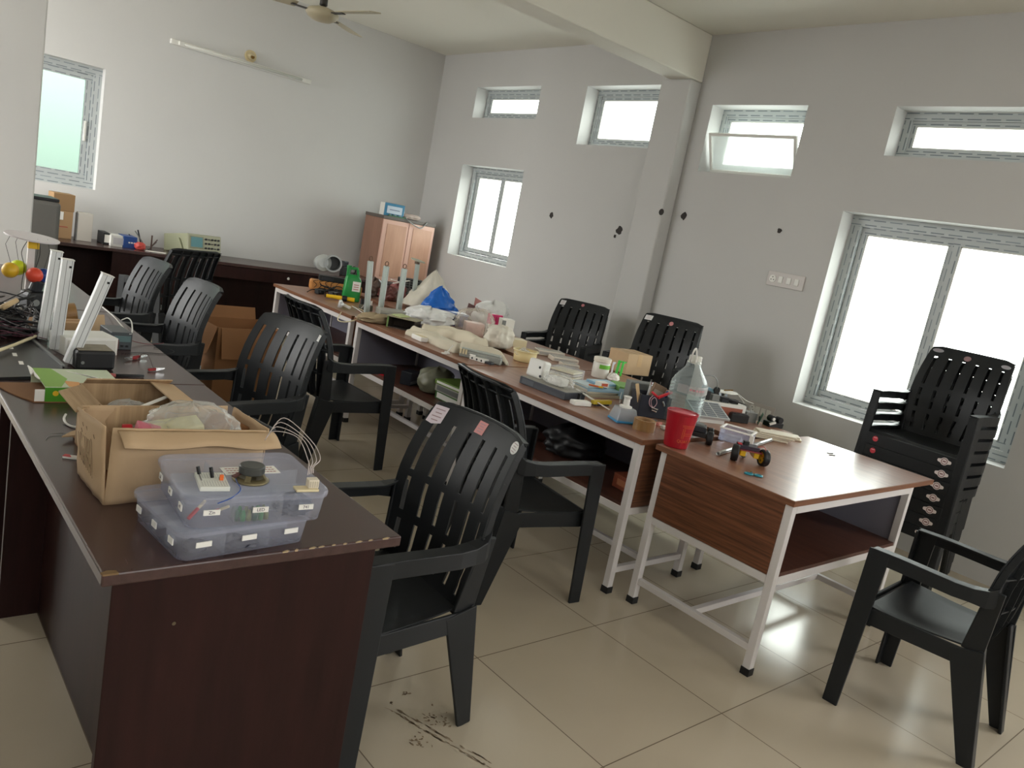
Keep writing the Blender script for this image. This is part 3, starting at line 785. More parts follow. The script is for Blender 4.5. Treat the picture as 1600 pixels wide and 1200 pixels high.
# big open carton
t = thing('open_carton', 'large crushed brown carton full of parts on the nearest desk', 'box', (.487, 1.850, ZD), R(3))
W, D, H = .375, .215, .185
def cw(x0, y0, x1, y1, h0, h1, m, lean=.012):
    def f(u, v):
        x = x0+(x1-x0)*u; y = y0+(y1-y0)*u; z = (h0+(h1-h0)*u)*v
        bul = .010*math.sin(u*PI)*math.sin(v*PI)
        nx, ny = (y1-y0), -(x1-x0); l = math.hypot(nx, ny)
        wr = .004*noise.noise(Vector((x*22, y*22, z*22)))
        return Vector((x+nx/l*(bul+wr+lean*v), y+ny/l*(bul+wr+lean*v), z))
    return f
g = [i/12 for i in range(13)]
body = None
for (a, b, h0, h1) in (((0,0),(W,0),.192,.172), ((W,0),(W,D),.172,.168), ((W,D),(0,D),.168,.175), ((0,D),(0,0),.175,.192)):
    o = MB().grid(cw(*a, *b, h0, h1, None), g, g).build('carton_wall', m_kraft, t, smooth=True, solid=.004, offset=0)
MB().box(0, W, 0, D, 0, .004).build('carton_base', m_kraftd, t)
fl = MB().grid(lambda u, v: Vector((.01+u*(W+.01), -.012-.058*v+.004*math.sin(u*14)*v, .186-.02*u-.024*v*v-.004*math.sin(u*9)*v)), [i/16 for i in range(17)], [0, .25, .5, .75, 1]).build('front_flap', m_kraft, t, smooth=True, solid=.004, offset=0)
# ink marks on the left end
mk = MB()
for k in range(9):
    yy = .045+.013*k; mk.bar((-.0165, yy, .05+.002*k), (-.0195, yy+.02, .135-.001*k), .0006, .0016, up=(0, 1, 0))
for k in range(14):
    yy = .05+.008*random.random()*14; z0 = .06+.09*random.random(); mk.bar((-.0175, yy, z0), (-.0180, yy+.008, z0+.008), .0008, .0014, up=(0, 1, 0))
mk.build('handwriting', mat('brown_marker', rgb(96, 72, 48), .8), t)
CB = Vector((.487, 1.850, ZD))
def inb(x, y, z=.09): return CB+Vector((x*math.cos(R(3))-y*math.sin(R(3)), x*math.sin(R(3))+y*math.cos(R(3)), z))
# contents of the carton
t = thing('pink_box', 'pink paper box poking out of the crushed carton', 'box', inb(.055, .06, .075), R(-12), 'parts inside the crushed carton')
mp_ = Matrix.Rotation(R(14), 4, 'Y')
MB().box(0, .11, 0, .055, 0, .10, mp_).build('body', mat('pink_card', rgb(206, 104, 124), .5), t, bevel=.002)
MB().box(.108, .1105, .004, .05, .01, .09, mp_).build('flap', mat('pink_card_dark', rgb(176, 70, 92), .5), t)
t = thing('bottle', 'small clear bottle with red cap lying in the crushed carton', 'bottle', inb(.075, .155, .135), R(-18), 'parts inside the crushed carton')
ml = Matrix.Rotation(R(88), 4, 'Y')
MB().lathe([(0, .0), (.011, 0), (.012, .02), (.009, .024), (.0, .0245)], 16, mtx=ml).build('cap', m_red, t, smooth=True)
MB().lathe([(.008, .024), (.010, .03), (.022, .05), (.024, .12), (.022, .128), (0, .129)], 18, mtx=ml).build('bottle_body', m_clear, t, smooth=True)
t = thing('plastic_bag', 'clear bag holding a pale yellow-green box in the crushed carton', 'bag', inb(.215, .085, .085), R(-6), 'parts inside the crushed carton')
MB().box(-.085, .04, -.04, .05, .02, .085, Matrix.Rotation(R(-10), 4, 'Y')).build('pale_box', mat('pale_lime', rgb(196, 192, 142), .6), t, bevel=.004)
MB().box(.02, .085, -.05, .03, .01, .06).build('grey_part', mat('dull_grey', rgb(118, 116, 112), .5), t, bevel=.006)
blob_mesh(.225, .165, .135, 3, amp=.16, freq=5, p=2.0, nu=64, nv=30).build('film', m_bag, t, smooth=True)
t = thing('folded_card', 'bent brown card piece at the right end of the crushed carton', 'card', inb(.285, .075, .115), R(20), 'parts inside the crushed carton')
MB().box(0, .09, 0, .08, 0, .075, Matrix.Rotation(R(28), 4, 'Y')).build('panel', m_cardin, t, bevel=.006)
MB().box(.088, .094, .01, .07, .005, .068, Matrix.Rotation(R(28), 4, 'Y')).build('fold', m_kraftd, t)
t = thing('black_case', 'black plastic case leaning at the carton end', 'case', inb(.368, .085, .05), R(10), 'parts inside the crushed carton')
MB().box(0, .03, -.03, .06, .0, .12, Matrix.Rotation(R(24), 4, 'Y')).build('body', m_black, t, bevel=.004)
MB().box(.031, .034, -.02, .05, .03, .10, Matrix.Rotation(R(24), 4, 'Y')).build('cover', m_dark, t)
c_ = inb(.39, .03, .0)
# wires hanging from the carton end to the white connector
for k in range(4):
    a = Vector((.835+.008*k, 1.80+.012*k, ZD+.165)); e = Vector((.826+.006*k, 1.535+.003*k, ZD+.170))
    cable('jumper_wire', 'thin pale wires looping from carton to white connector', 'wire', [a, a+Vector((.01+.006*k, -.02, .03+.008*k)), a.lerp(e, .45)+Vector((.03+.010*k, .0, .045-.006*k)), e+Vector((.022+.006*k, .05, .018)), e+Vector((.006, .012, .012)), e], .0011, mat('pale_wire', rgb(206, 194, 190), .5), 'wires by the carton end')

# second carton
t = thing('open_carton', 'smaller corrugated carton with raised flaps behind the crushed carton', 'box', (.520, 2.078, ZD), R(1))
w, d, h = .245, .225, .172
MB().box(0, w, 0, .004, 0, h).box(0, w, d-.004, d, 0, h).box(0, .004, .004, d-.004, 0, h).box(w-.004, w, .004, d-.004, 0, h).build('carton_wall', m_corr, t)
MB().box(0, w, 0, d, 0, .004).build('carton_base', m_kraftd, t)
flap(t, (0, .02, h), (0, d-.02, h), (-.065, -.05, -.005), m_corr, 'left_flap')
flap(t, (w, .01, h), (w, d-.01, h), (-.07, .0, .012), m_kraft, 'right_flap')
flap(t, (.01, d, h), (w-.01, d, h), (0, -.03, .02), m_corr, 'back_flap')
MB().bar((.09, .03, .155), (.21, .10, .178), .012, .003).build('paper_strip', m_paper, t)
bag('crumpled_film', 'crumpled clear film inside the smaller carton', 'film', (.62, 2.2, ZD+.08), (.12, .09, .07), m_bag, 5, amp=.3)

# green product carton
A = at(66, 629, ZD); t = thing('product_carton', 'green and white product carton torn open at its left end', 'box', A, 0, None); t.rotation_euler.z = R(0)
m_grn = mat('print_green', rgb(72, 142, 36), .45); m_lgrn = mat('print_pale_green', rgb(196, 206, 178), .5, var=.1, vscale=12)
w, d, h = .235, .235, .052
x0 = .005
MB().box(x0, w, 0, d, h-.003, h).box(x0, w, d-.003, d, .003, h).box(w-.003, w, .003, d, .003, h-.003).build('carton_shell', m_lgrn, t)
MB().box(x0, w, 0, .0031, .003, h-.0029).build('front_face', m_grn, t)
MB().box(x0, w, 0, d, 0, .003).build('base', m_kraftd, t)
MB().prism([(x0, .0), (.05, 0), (.085, .1), (.06, .235), (x0, .235)], h+.0001, h+.0006).build('green_band', mat('print_mid_green', rgb(132, 176, 70), .5), t)
MB().prism([(.072, .002), (.12, .002), (.11, .06), (.07, .075)], h+.0001, h+.0006).build('orange_patch', mat('print_orange', rgb(222, 160, 92), .5), t)
for k in range(5):
    MB().prism([(.10+.022*k, .20-.02*k), (.104+.022*k, .205-.02*k), (.19+.008*k, .10-.015*k), (.186+.008*k, .095-.015*k)], h+.0001, h+.0007).build('print_line', mat('print_white', rgb(232, 232, 224), .5), t)
MB().cyl((.035, -.0005, .03), (.035, .001, .03), .0085, .0085, 20).build('sun_mark', mat('print_yellow', rgb(224, 180, 40), .5), t)
MB().box(.075, .088, -.0006, .001, .030, .037).build('print_blue', mat('print_blue', rgb(70, 130, 190), .5), t)
MB().box(.071, .086, -.0006, .001, .020, .026).build('print_red', mat('print_red', rgb(170, 40, 40), .5), t)
for xx in (.057, .102, .11): MB().box(xx, xx+.003, -.0006, .001, .030, .034).build('print_dot', m_paper, t)
MB().prism([(-.022, -.001), (.006, -.001), (.006, .225), (-.10, .225), (-.092, .17), (-.075, .11), (-.05, .05)], .0005, .004).build('bottom_flap', m_kraftd, t)
MB().box(-.022, .006, .0, .003, .004, .042).build('white_tab', m_paper, t)
flap(t, (x0, .09, h), (x0, .225, h), (-.014, 0, .006), m_paper, 'torn_flap', warp=.01)
# small things on the desk top
A, rz, w = frame2((97, 716), (129, 720), ZD)
t = boxthing('component_packet', 'small red and white component packet beside the crushed carton', 'packet', A, rz, max(w, .05), .018, .006, m_paper, .001)
MB().prism([(.0, .0), (.022, 0), (.012, .018), (0, .018)], .0061, .0066).build('red_corner', m_red, t)
a = at(101, 648, ZD)
cable('cable_offcut', 'curved white cable offcut lying left of the cartons', 'cable', [at(103, 647, ZD+.02), at(100, 654, ZD+.01), at(104, 662, ZD+.004), at(116, 667, ZD+.004), at(134, 666, ZD+.006)], .0035, m_wplastic)
A = at(96, 690, ZD); t = thing('cardboard_scrap', 'flat triangular cardboard scrap beside the crushed carton', 'card', A, R(8))
MB().prism([(0, 0), (.065, 0), (.06, .05), (.035, .035)], .012, .016).build('sheet', m_kraft, t)
MB().box(.04, .062, .01, .03, 0, .012).build('fold', m_kraftd, t)
cable('bent_wire', 'thin bent wire beside the cardboard scrap', 'wire', [at(72, 686, ZD+.002), at(80, 678, ZD+.004), at(104, 677, ZD+.004), at(128, 674, ZD+.006)], .0009, m_grey)

# clear organisers
def organiser(A, rz, label, contents, blank):
    t = thing('parts_organiser', label, 'organiser', A, rz, 'clear compartment organisers')
    W, D, H, r = .308, .262, .062, .026
    def rr(x0, x1, y0, y1, r, n=6):
        P = []
        for cx, cy, a0 in ((x1-r, y0+r, -90), (x1-r, y1-r, 0), (x0+r, y1-r, 90), (x0+r, y0+r, 180)):
            for k in range(n+1): P.append((cx+r*math.cos(R(a0+90*k/n)), cy+r*math.sin(R(a0+90*k/n))))
        return P
    # tray: wall ring + bottom
    mb = MB(); lo = rr(.006, W-.006, .006, D-.006, r); hi = rr(0, W, 0, D, r); n = len(lo)
    L = [mb.b.verts.new((*p, .0)) for p in lo]; Hh = [mb.b.verts.new((*p, H)) for p in hi]
    for i in range(n): mb.b.faces.new((L[i], L[(i+1) % n], Hh[(i+1) % n], Hh[i]))
    mb.b.faces.new(L[::-1])
    tray = mb.build('tray', m_milky, t, smooth=True)
    for k in (1, 2): MB().box(W*k/3-.0006, W*k/3+.0006, .008, D-.008, .002, H-.004).build('divider', m_clear, t)
    for k in (1, 2): MB().box(.008, W-.008, D*k/3-.0006, D*k/3+.0006, .002, H-.004).build('divider', m_clear, t)
    ld = MB(); prof_ = [(-.004, H-.006), (-.005, H+.004), (-.003, H+.009), (.003, H+.012), (.010, H+.0125)]
    rings = [[ld.b.verts.new((*p, z)) for p in rr(o_, W-o_, o_, D-o_, r-(o_ if o_ < r else 0)*.6)] for o_, z in prof_]
    for P, Q in zip(rings, rings[1:]):
        for i in range(n): ld.b.faces.new((P[i], P[(i+1) % n], Q[(i+1) % n], Q[i]))
    ld.b.faces.new(rings[-1])
    ld.build('lid', m_milky, t, smooth=False, bevel=.001)
    for k in range(3):
        x = W*(k+.5)/3
        lb = MB().box(x-.017, x+.017, -.0004-.0015, .0006, .030, .042).build('compartment_label', m_paper, t)
        if not blank: text(blank_t[k], .010, mat('pen_ink', rgb(70, 60, 80), .7), lb, Matrix.Translation((x, -.0022, .036)) @ FRONT)
    for k in range(3):
        y = D*(k+.5)/3
        lb = MB().box(-.0004-.0015, .0006, y-.012, y+.012, .028, .042).build('compartment_label', m_paper, t)
        if not blank: text(('47', '10', '2n')[k], .009, mat('pen_ink', rgb(70, 60, 80), .7), lb, Matrix.Translation((-.0022, y, .035)) @ Matrix.Rotation(-PI/2, 4, 'Z') @ FRONT)
    return t
blank_t = ['Zin', 'LED', '741']
A, rz, w = frame2((290, 880), (490, 848), ZD)
org1 = organiser((A.x-.016, A.y, ZD), rz+R(1.5), 'lower clear organiser with blank labels, under the other organiser', None, True)
for k, (x, y, sx, sy, sz) in enumerate(((.15, .04, .07, .04, .02), (.13, .05, .05, .03, .028), (.05, .05, .05, .05, .022))):
    bag('component_bag', 'dark parts lying inside the lower organiser', 'parts', (org1.location.x+x, org1.location.y+y, ZD+.003), (sx, sy, sz), m_navy, 20+k, group='parts in the lower organiser')
ZO = ZD+.0765
A, rz2, w = frame2((302, 828), (488, 808), ZO)
org2 = organiser((A.x-.018, A.y+.002, ZO), R(-4), 'upper clear organiser with hand lettered labels and parts on its lid', None, False)
def on2(x, y, z):
    c, s = math.cos(R(-4)), math.sin(R(-4)); return Vector((A.x-.018+x*c-y*s, A.y+.002+x*s+y*c, ZO+z))
# things inside the upper organiser
for k, (x, y, m, lab) in enumerate(((.03, .04, m_red, 'a'), (.07, .035, m_red, 'b'))):
    q = on2(x, y, .004); t = thing('jumper_lead', 'red clip lead with pale handle in the upper organiser', 'lead', q, R(30-70*k), 'leads in the upper organiser')
    MB().bar((-.02, 0, .008), (.008, 0, .024), .007, .007).build('red_grip', m_red, t, bevel=.002)
    MB().bar((.008, 0, .024), (.028, 0, .036), .006, .006).build('pale_grip', m_cream, t, bevel=.002)
for k in range(12):
    q = on2(.112+.013*(k % 6), .02+.02*(k//6)+.005*random.random(), .003)
    o = MB().lathe([(0, 0), (.006, 0), (.006, .008+.012*random.random()), (.003, .024), (0, .025)], 10).build('capacitor', (m_pcb, m_green, mat('olive_part', rgb(120, 130, 70), .5))[k % 3], smooth=True, loc=q)
    tag(o, 'small green component standing in the middle front compartment', 'component', 'green components in the upper organiser')
q = on2(.245, .045, .004); bag('cable_bundle', 'dark coiled leads in the right front compartment of the upper organiser', 'cable', q, (.075, .06, .045), mat('slate_blue', rgb(52, 66, 84), .5), 9, amp=.35, freq=5)
zl = .0745
# breadboard
ql = at(312, 768, ZO+zl); t = thing('breadboard', 'white breadboard with parts on the upper organiser lid', 'breadboard', ql, R(-11))
m_bb = mat('breadboard_white', rgb(222, 224, 216), .5)
MB().box(0, .060, 0, .088, 0, .010).build('board', m_bb, t, bevel=.001)
hl = MB()
for i in range(10):
    for j in range(12):
        if j in (5, 6): continue
        hl.box(.006+.0054*i, .0078+.0054*i, .008+.0064*j, .0098+.0064*j, .0099, .0102)
hl.build('contact_holes', mat('hole_grey', rgb(120, 120, 118), .7), t)['kind'] = 'stuff'
MB().box(.006, .009, .038, .083, .010, .0103).build('groove', mat('hole_grey', rgb(120, 120, 118), .7), t)
for x, y in ((.008, .076), (.034, .072), (.032, .055)): MB().bar((x, y, .010), (x-.004, y+.004, .026), .006, .005).build('transistor', m_black, t)
MB().box(.044, .052, .038, .044, .010, .022).build('orange_capacitor', mat('orange_part', rgb(226, 108, 44), .45), t, bevel=.001)
# loudspeaker driver lying face down
q = at(404, 762, ZO+zl); q.z = ZO+zl; t = thing('speaker_driver', 'bare loudspeaker with brass coloured basket on the organiser lid', 'speaker', q+Vector((0, .045, 0)), R(10))
m_brass = mat('brass_dull', rgb(122, 112, 84), .4, metal=.6)
MB().lathe([(.0, .001), (.038, 0), (.040, .003), (.036, .006), (.028, .010), (.026, .009), (.0, .008)], 32).build('basket', m_brass, t, smooth=True)
for k in range(4):
    a = R(45+90*k); MB().bar((.034*math.cos(a), .034*math.sin(a), .005), (.022*math.cos(a), .022*math.sin(a), .022), .012, .002).build('basket_arm', m_brass, t)
MB().lathe([(0, .018), (.027, .018), (.028, .021), (.028, .034), (.026, .037), (0, .037)], 32).build('magnet', mat('magnet_grey', rgb(78, 80, 78), .35, metal=.4), t, smooth=False, bevel=.001)
MB().bar((-.038, .01, .010), (-.018, .012, .016), .010, .003).build('terminal', mat('maroon_part', rgb(98, 56, 54), .5), t)
cable('blue_wire', 'blue wire trailing off the organiser lid from the speaker', 'wire', [q+Vector((-.034, .045, .006)), q+Vector((-.04, .02, .006)), q+Vector((-.045, -.012, .003)), q+Vector((-.07, -.030, -.006)), q+Vector((-.10, -.035, -.014))], .0013, mat('blue_insulation', rgb(50, 84, 160), .4))
# paper note under
q = at(352, 745, ZO+zl); t = thing('paper_note', 'paper strip with small print lying on the organiser lid', 'note', (q.x, q.y-.002, ZO+zl+.0005), R(-3))
MB().box(.004, .13, .01, .058, 0, .0008).build('sheet', m_paper, t)
pr = MB()
for j in range(3):
    for i in range(14): pr.box(.012+.008*i, .018+.008*i, .02+.013*j, .0235+.013*j, .0008, .0010)
pr.build('print_lines', mat('print_red_ink', rgb(150, 70, 80), .7), t)
# white connector block
q = at(470, 768, ZO+zl); t = thing('connector_block', 'white connector block at the lid corner with thin wires', 'connector', (q.x, q.y, ZO+zl), R(-8))
MB().box(-.012, .040, -.006, .022, 0, .006).build('base', m_cream, t, bevel=.002)
MB().box(.016, .040, 0, .022, .006, .026).build('socket', mat('ivory', rgb(226, 216, 196), .45), t, bevel=.002)
for k in range(4): MB().box(.0185+.0052*k, .0215+.0052*k, -.0004, .001, .009, .023).build('slot', mat('ivory_dark', rgb(190, 180, 160), .5), t)

# ================================================================== MIDDLE DESK
# black board under the posts
t = thing('equipment_board', 'black laminate board carrying the aluminium posts', 'board', (0, 0, ZD))
P = [at(-40, 560, ZD), at(49, 529, ZD), at(100, 573, ZD), at(92, 592, ZD), at(-30, 596, ZD)]
MB().prism([(p.x, p.y) for p in P], 0, .012).build('board', mat('black_laminate', rgb(40, 40, 42), .35), t, bevel=.001)
for (px, py) in ((23, 554), (33, 567), (17, 543)):
    a = at(px, py, ZD+.012); MB().box(-.007, .007, -.024, .024, .0121, .0127, Matrix.Translation((a.x, a.y, 0)) @ Matrix.Rotation(R(-4), 4, 'Z')).build('white_dash', m_paper, t)
a, b = at(50, 532, ZD+.012), at(99, 573, ZD+.012)
MB().bar((a.x, a.y, .016), (b.x, b.y, .016), .01, .006).build('edge_strip', m_grey, t)
def post(px, py, tx, ty, label, w=.040, d=.032):
    a = at(px, py, ZD+.0125); b = aty(tx, ty, a.y)
    t = thing('aluminium_post', label, 'post', a, 0, 'white aluminium channel posts')
    v = b-a
    MB().bar((0, 0, 0), v, w, d, up=(0, 1, 0)).build('channel', mat('white_aluminium', rgb(216, 218, 218), .35, metal=.2), t, bevel=.002)
    n = v.normalized(); sd = n.cross(Vector((0, 1, 0))).normalized()
    g_ = MB()
    for s_ in (-.35, .1): g_.bar(sd*(s_*w)+Vector((0, -d/2-.0004, 0)), v+sd*(s_*w)+Vector((0, -d/2-.0004, 0)), .0014, .001, up=(0, 1, 0))
    g_.build('groove', m_grey, t)
    MB().bar(v, v+n*.004, w+.004, d+.004, up=(0, 1, 0)).build('end_cap', m_wplastic, t, bevel=.001)
    c = v*.93+sd*(w*.22)*(-1 if sd.x < 0 else 1)
    MB().bar(c+Vector((0, -d/2-.001, -.004)), c+Vector((0, -d/2-.001, .004)), .008, .002, up=(0, 1, 0)).build('slot', m_ink, t)
    return t
post(66, 529, 89, 393, 'white aluminium channel post, farthest of the three on the black board')
post(86, 545, 106, 406, 'white aluminium channel post, middle of the three, pinkish side')
post(108, 567, 168, 430, 'white aluminium channel post leaning right on the black board')
# white box with dusty black box in front
A = at(100, 556, ZD); t = boxthing('white_case', 'white metal equipment case behind the dusty black box', 'case', A, R(12), .205, .14, .072, m_wplastic)
MB().box(.01, .195, -.002, .001, .01, .062).build('front_panel', mat('panel_offwhite', rgb(206, 204, 196), .5), t)
A = at(119, 579, ZD); t = thing('adapter_box', 'dusty black power unit in front of the white case', 'power unit', A, R(5))
MB().box(0, .135, 0, .12, 0, .075).build('body', m_black, t, bevel=.012)
MB().prism([(.006, .01), (.125, .008), (.13, .11), (.01, .112)], .0745, .0765).build('dust', mat('grey_dust', rgb(134, 126, 110), .9, var=.3, vscale=30), t)
MB().cyl((.02, -.001, .03), (.02, .002, .03), .006, .006, 12).build('jack', m_grey, t)
A = at(172, 546, ZD); t = thing('power_supply', 'dark grey power supply box with terminals, right of the white case', 'power supply', A, R(4))
MB().box(0, .085, 0, .15, 0, .075).build('body', mat('gunmetal', rgb(66, 72, 76), .4), t, bevel=.003)
MB().box(.012, .078, -.003, .001, .035, .060).build('display', mat('teal_grey', rgb(92, 116, 118), .3), t)
MB().box(-.002, .03, -.008, .0, .005, .045).build('terminal_block', mat('maroon_part', rgb(98, 56, 54), .5), t)
for k in range(3): MB().box(.02+.02*k, .03+.02*k, -.004, 0, .012, .02).build('switch', m_black, t)
# crocodile clip leads
def clip(loc, rz, label):
    t = thing('crocodile_clip', label, 'clip', loc, rz, 'crocodile clips')
    MB().bar((-.03, 0, .006), (.0, .003, .009), .006, .009).build('red_sleeve', mat('red_sleeve', rgb(140, 30, 34), .45), t, bevel=.002)
    MB().bar((-.03, -.008, .005), (.0, -.003, .007), .006, .007).build('red_sleeve', mat('red_sleeve', rgb(140, 30, 34), .45), t, bevel=.002)
    MB().bar((0, 0, .008), (.034, 0, .012), .012, .012, .005, .005).build('jaw', m_chrome, t)
clip(at(243, 580, ZD), R(6), 'red crocodile clip lying alone on the middle desk near the seam')
clip(at(218, 560, ZD), R(20), 'crocodile clip next to the dusty power unit')
clip(at(205, 563, ZD), R(-150), 'crocodile clip under the terminals of the power supply')
m_wb = mat('dark_wire', rgb(58, 34, 32), .5)
cable('test_lead', 'dark test lead arching to the lone crocodile clip', 'lead', [at(216, 562, ZD+.003), at(222, 553, ZD+.03), at(232, 556, ZD+.03), at(240, 578, ZD+.006)], .0014, m_wb, 'thin leads on the middle desk')
cable('test_lead', 'dark test lead running to the right edge of the middle desk', 'lead', [at(190, 552, ZD+.003), at(225, 551, ZD+.003), at(256, 553, ZD+.003), at(272, 550, ZD+.004), at(262, 545, ZD+.003), at(240, 543, ZD+.003)], .0014, m_ink, 'thin leads on the middle desk')
cable('test_lead', 'maroon lead pair from the power supply toward the chair arm', 'lead', [at(200, 530, ZD+.03), at(215, 535, ZD+.01), at(235, 538, ZD+.003), at(256, 536, ZD+.01)], .0016, mat('maroon_wire', rgb(104, 34, 44), .5), 'thin leads on the middle desk')
cable('white_flex', 'white flex looping behind the power supply', 'cable', [at(160, 480, ZD+.01), at(178, 495, ZD+.02), at(203, 522, ZD+.07), at(206, 505, ZD+.05), at(200, 497, ZD+.02), at(190, 500, ZD+.01)], .003, m_wplastic)
t = thing('screwdriver', 'black tipped tool lying at the seam of the dark desks', 'tool', at(180, 589, ZD), R(-1))
MB().cyl((0, 0, .006), (.10, .006, .006), .006, .005, 10).build('handle', m_black, t, smooth=True)
MB().cyl((-.04, -.003, .006), (0, 0, .006), .009, .007, 10).build('red_grip', mat('dull_red', rgb(150, 70, 66), .5), t, smooth=True)
# brown roll, card pieces
q = at(111, 511, ZD); t = thing('tape_roll', 'brown parcel tape roll behind the aluminium posts', 'tape', q+Vector((0, .05, .05)), 0)
rt = Matrix.Rotation(R(80), 4, 'Y')
MB().lathe([(.030, -.024), (.05, -.024), (.05, .024), (.030, .024), (.030, -.024)], 28, mtx=rt).build('roll', mat('parcel_tape', rgb(146, 112, 70), .35), t, smooth=False)
MB().lathe([(.0275, -.025), (.0305, -.025), (.0305, .025), (.0275, .025), (.0275, -.025)], 28, mtx=rt).build('core', m_card, t)
A = at(137, 522, ZD); t = thing('cardboard_scrap', 'torn cardboard pieces behind the white case', 'card', A, R(25))
MB().box(0, .09, 0, .012, 0, .085, Matrix.Rotation(R(-12), 4, 'X')).build('upright_panel', m_kraft, t)
MB().prism([(.02, .01), (.14, .0), (.15, .09), (.05, .12)], .0, .006).build('sheet', m_kraftd, t)
A = at(102, 520, ZD); t = boxthing('cardboard_box', 'small cardboard box behind the middle aluminium post', 'box', A, R(15), .10, .09, .045, m_card)
MB().box(.0, .1, .04, .05, .0451, .0456).build('tape_strip', m_kraftd, t)
# tangle of cables
m_tang = mat('black_cable', rgb(30, 28, 30), .45)
mb = MB(); rnd = random.Random(4)
ctr = at(24, 512, ZD)
for k in range(26):
    pts = []
    a0 = rnd.uniform(0, 6.28)
    for i in range(7):
        pts.append(ctr+Vector((rnd.uniform(-.26, .12), rnd.uniform(-.30, .32), .008+abs(rnd.gauss(.02, .035)))))
    mb.tube(spl(pts, 5), rnd.choice((.003, .004, .006)), 5)
o = mb.build('cable_tangle', m_tang, smooth=True); tag(o, 'tangle of black cables at the far left of the middle desk', 'cables', kind='stuff')
mb = MB()
for k in range(9):
    pts = [ctr+Vector((rnd.uniform(-.25, .08), rnd.uniform(-.34, .0), .006+abs(rnd.gauss(.02, .025)))) for i in range(6)]
    mb.tube(spl(pts, 5), .0018, 5)
o = mb.build('wire_tangle', mat('plum_wire', rgb(84, 40, 56), .5), smooth=True); tag(o, 'plum coloured thin wires mixed into the black cable tangle', 'wires', kind='stuff')
q = at(52, 486, ZD); t = thing('motor_unit', 'black motor unit on the cable tangle beside the ball stand', 'motor', q, R(20))
MB().box(-.05, .05, -.05, .05, 0, .10).build('body', m_black, t, bevel=.02)
MB().cyl((0, 0, .10), (.01, -.01, .15), .03, .026, 16).build('housing', m_dark, t, bevel=.004)
MB().cyl((-.02, -.055, .05), (-.02, -.048, .05), .016, .016, 14).build('shaft', m_grey, t)
cable('white_rod', 'long white rod lying across the black cables and board', 'rod', [at(-6, 549, ZD+.03), at(25, 538, ZD+.03), at(56, 525, ZD+.032)], .006, m_cream, n=2)
t = thing('wooden_tool', 'wooden handled tool resting on the cables at the left edge', 'tool', at(3, 481, ZD+.10), R(35))
MB().cyl((0, 0, 0), (.07, 0, .03), .012, .010, 12).build('handle', mat('pale_wood', rgb(206, 178, 136), .5), t, smooth=True)
MB().cyl((.07, 0, .03), (.16, 0, .045), .006, .005, 8).build('shaft', m_black, t, smooth=True)
A = at(-30, 522, ZD); t = boxthing('cardboard_box', 'brown cardboard box at the foot of the white column side', 'box', (.40, 4.72, ZD), R(3), .22, .16, .12, m_card)
MB().box(0, .22, .07, .09, .1201, .1206).build('tape_strip', m_kraftd, t)
q = at(50, 520, ZD); t = thing('wire_spool', 'small clear spool of copper wire on the cables', 'spool', q+Vector((0, 0, .045)), R(60))
MB().lathe([(0, -.012), (.03, -.012), (.03, -.009), (.014, -.009), (.014, .009), (.03, .009), (.03, .012), (0, .012)], 22, mtx=Matrix.Rotation(R(80), 4, 'X')).build('reel', m_clear, t)
MB().lathe([(.014, -.008), (.024, -.008), (.024, .008), (.014, .008)], 22, mtx=Matrix.Rotation(R(80), 4, 'X')).build('winding', mat('copper_pale', rgb(196, 160, 130), .4, metal=.3), t)

# ball stand (hanging coloured balls)
q = at(42, 482, ZD); X0, Y0 = q.x, q.y
t = thing('ball_stand', 'post with tilted white disc and four hanging coloured balls', 'model', (X0, Y0, ZD))
MB().box(-.10, .12, -.06, .06, 0, .012).build('base', mat('white_board', rgb(214, 210, 204), .5), t, bevel=.002)
MB().bar((0, 0, .012), (0, 0, .325), .030, .024).build('post', m_white, t, bevel=.002)
dk = MB().cyl((0, 0, -.003), (0, 0, .003), .115, .115, 40).build('disc', mat('lilac_white', rgb(206, 198, 200), .45), t, loc=(.0, -.005, .345)); dk.rotation_euler = (R(4), R(3), 0)
MB().box(-.016, .030, -.02, .012, .292, .322).build('yellow_motor', m_yellow, t, bevel=.002)
for k in range(2): MB().tube(spl([(-.02, -.01, .325), (-.04, -.012, .27), (-.025, -.012, .2), (-.03, -.01, .12), (-.025, 0, .02)] if k == 0 else [(.03, -.01, .325), (.035, -.012, .27), (.022, -.012, .2)], 6), .0016, 5).build('motor_lead', m_ink, t)
for (px, py, dx, dy, col, nm) in ((16, 422, -.085, -.03, (214, 170, 40), 'orange-yellow ball'), (28, 418, -.055, .02, (202, 216, 40), 'lime yellow ball'), (54, 430, .02, -.06, (222, 78, 56), 'red ball'), (68, 431, .06, -.03, (36, 66, 136), 'blue ball')):
    p = aty(px, py, Y0+dy); l = p-Vector((X0, Y0, ZD))
    bo = MB().sphere(l, .036, 22, 14).build('ball', mat('ball_%d' % px, rgb(*col), .4), t, smooth=True); bo['label'] = nm
    MB().tube([l+Vector((0, 0, .034)), (l+Vector((dx*.3, 0, .12))), Vector((l.x+dx*.1, l.y, .345))], .0011, 5).build('thread', m_ink, bo)

# ================================================================== BACK WALL DESKS
ZB = .7502
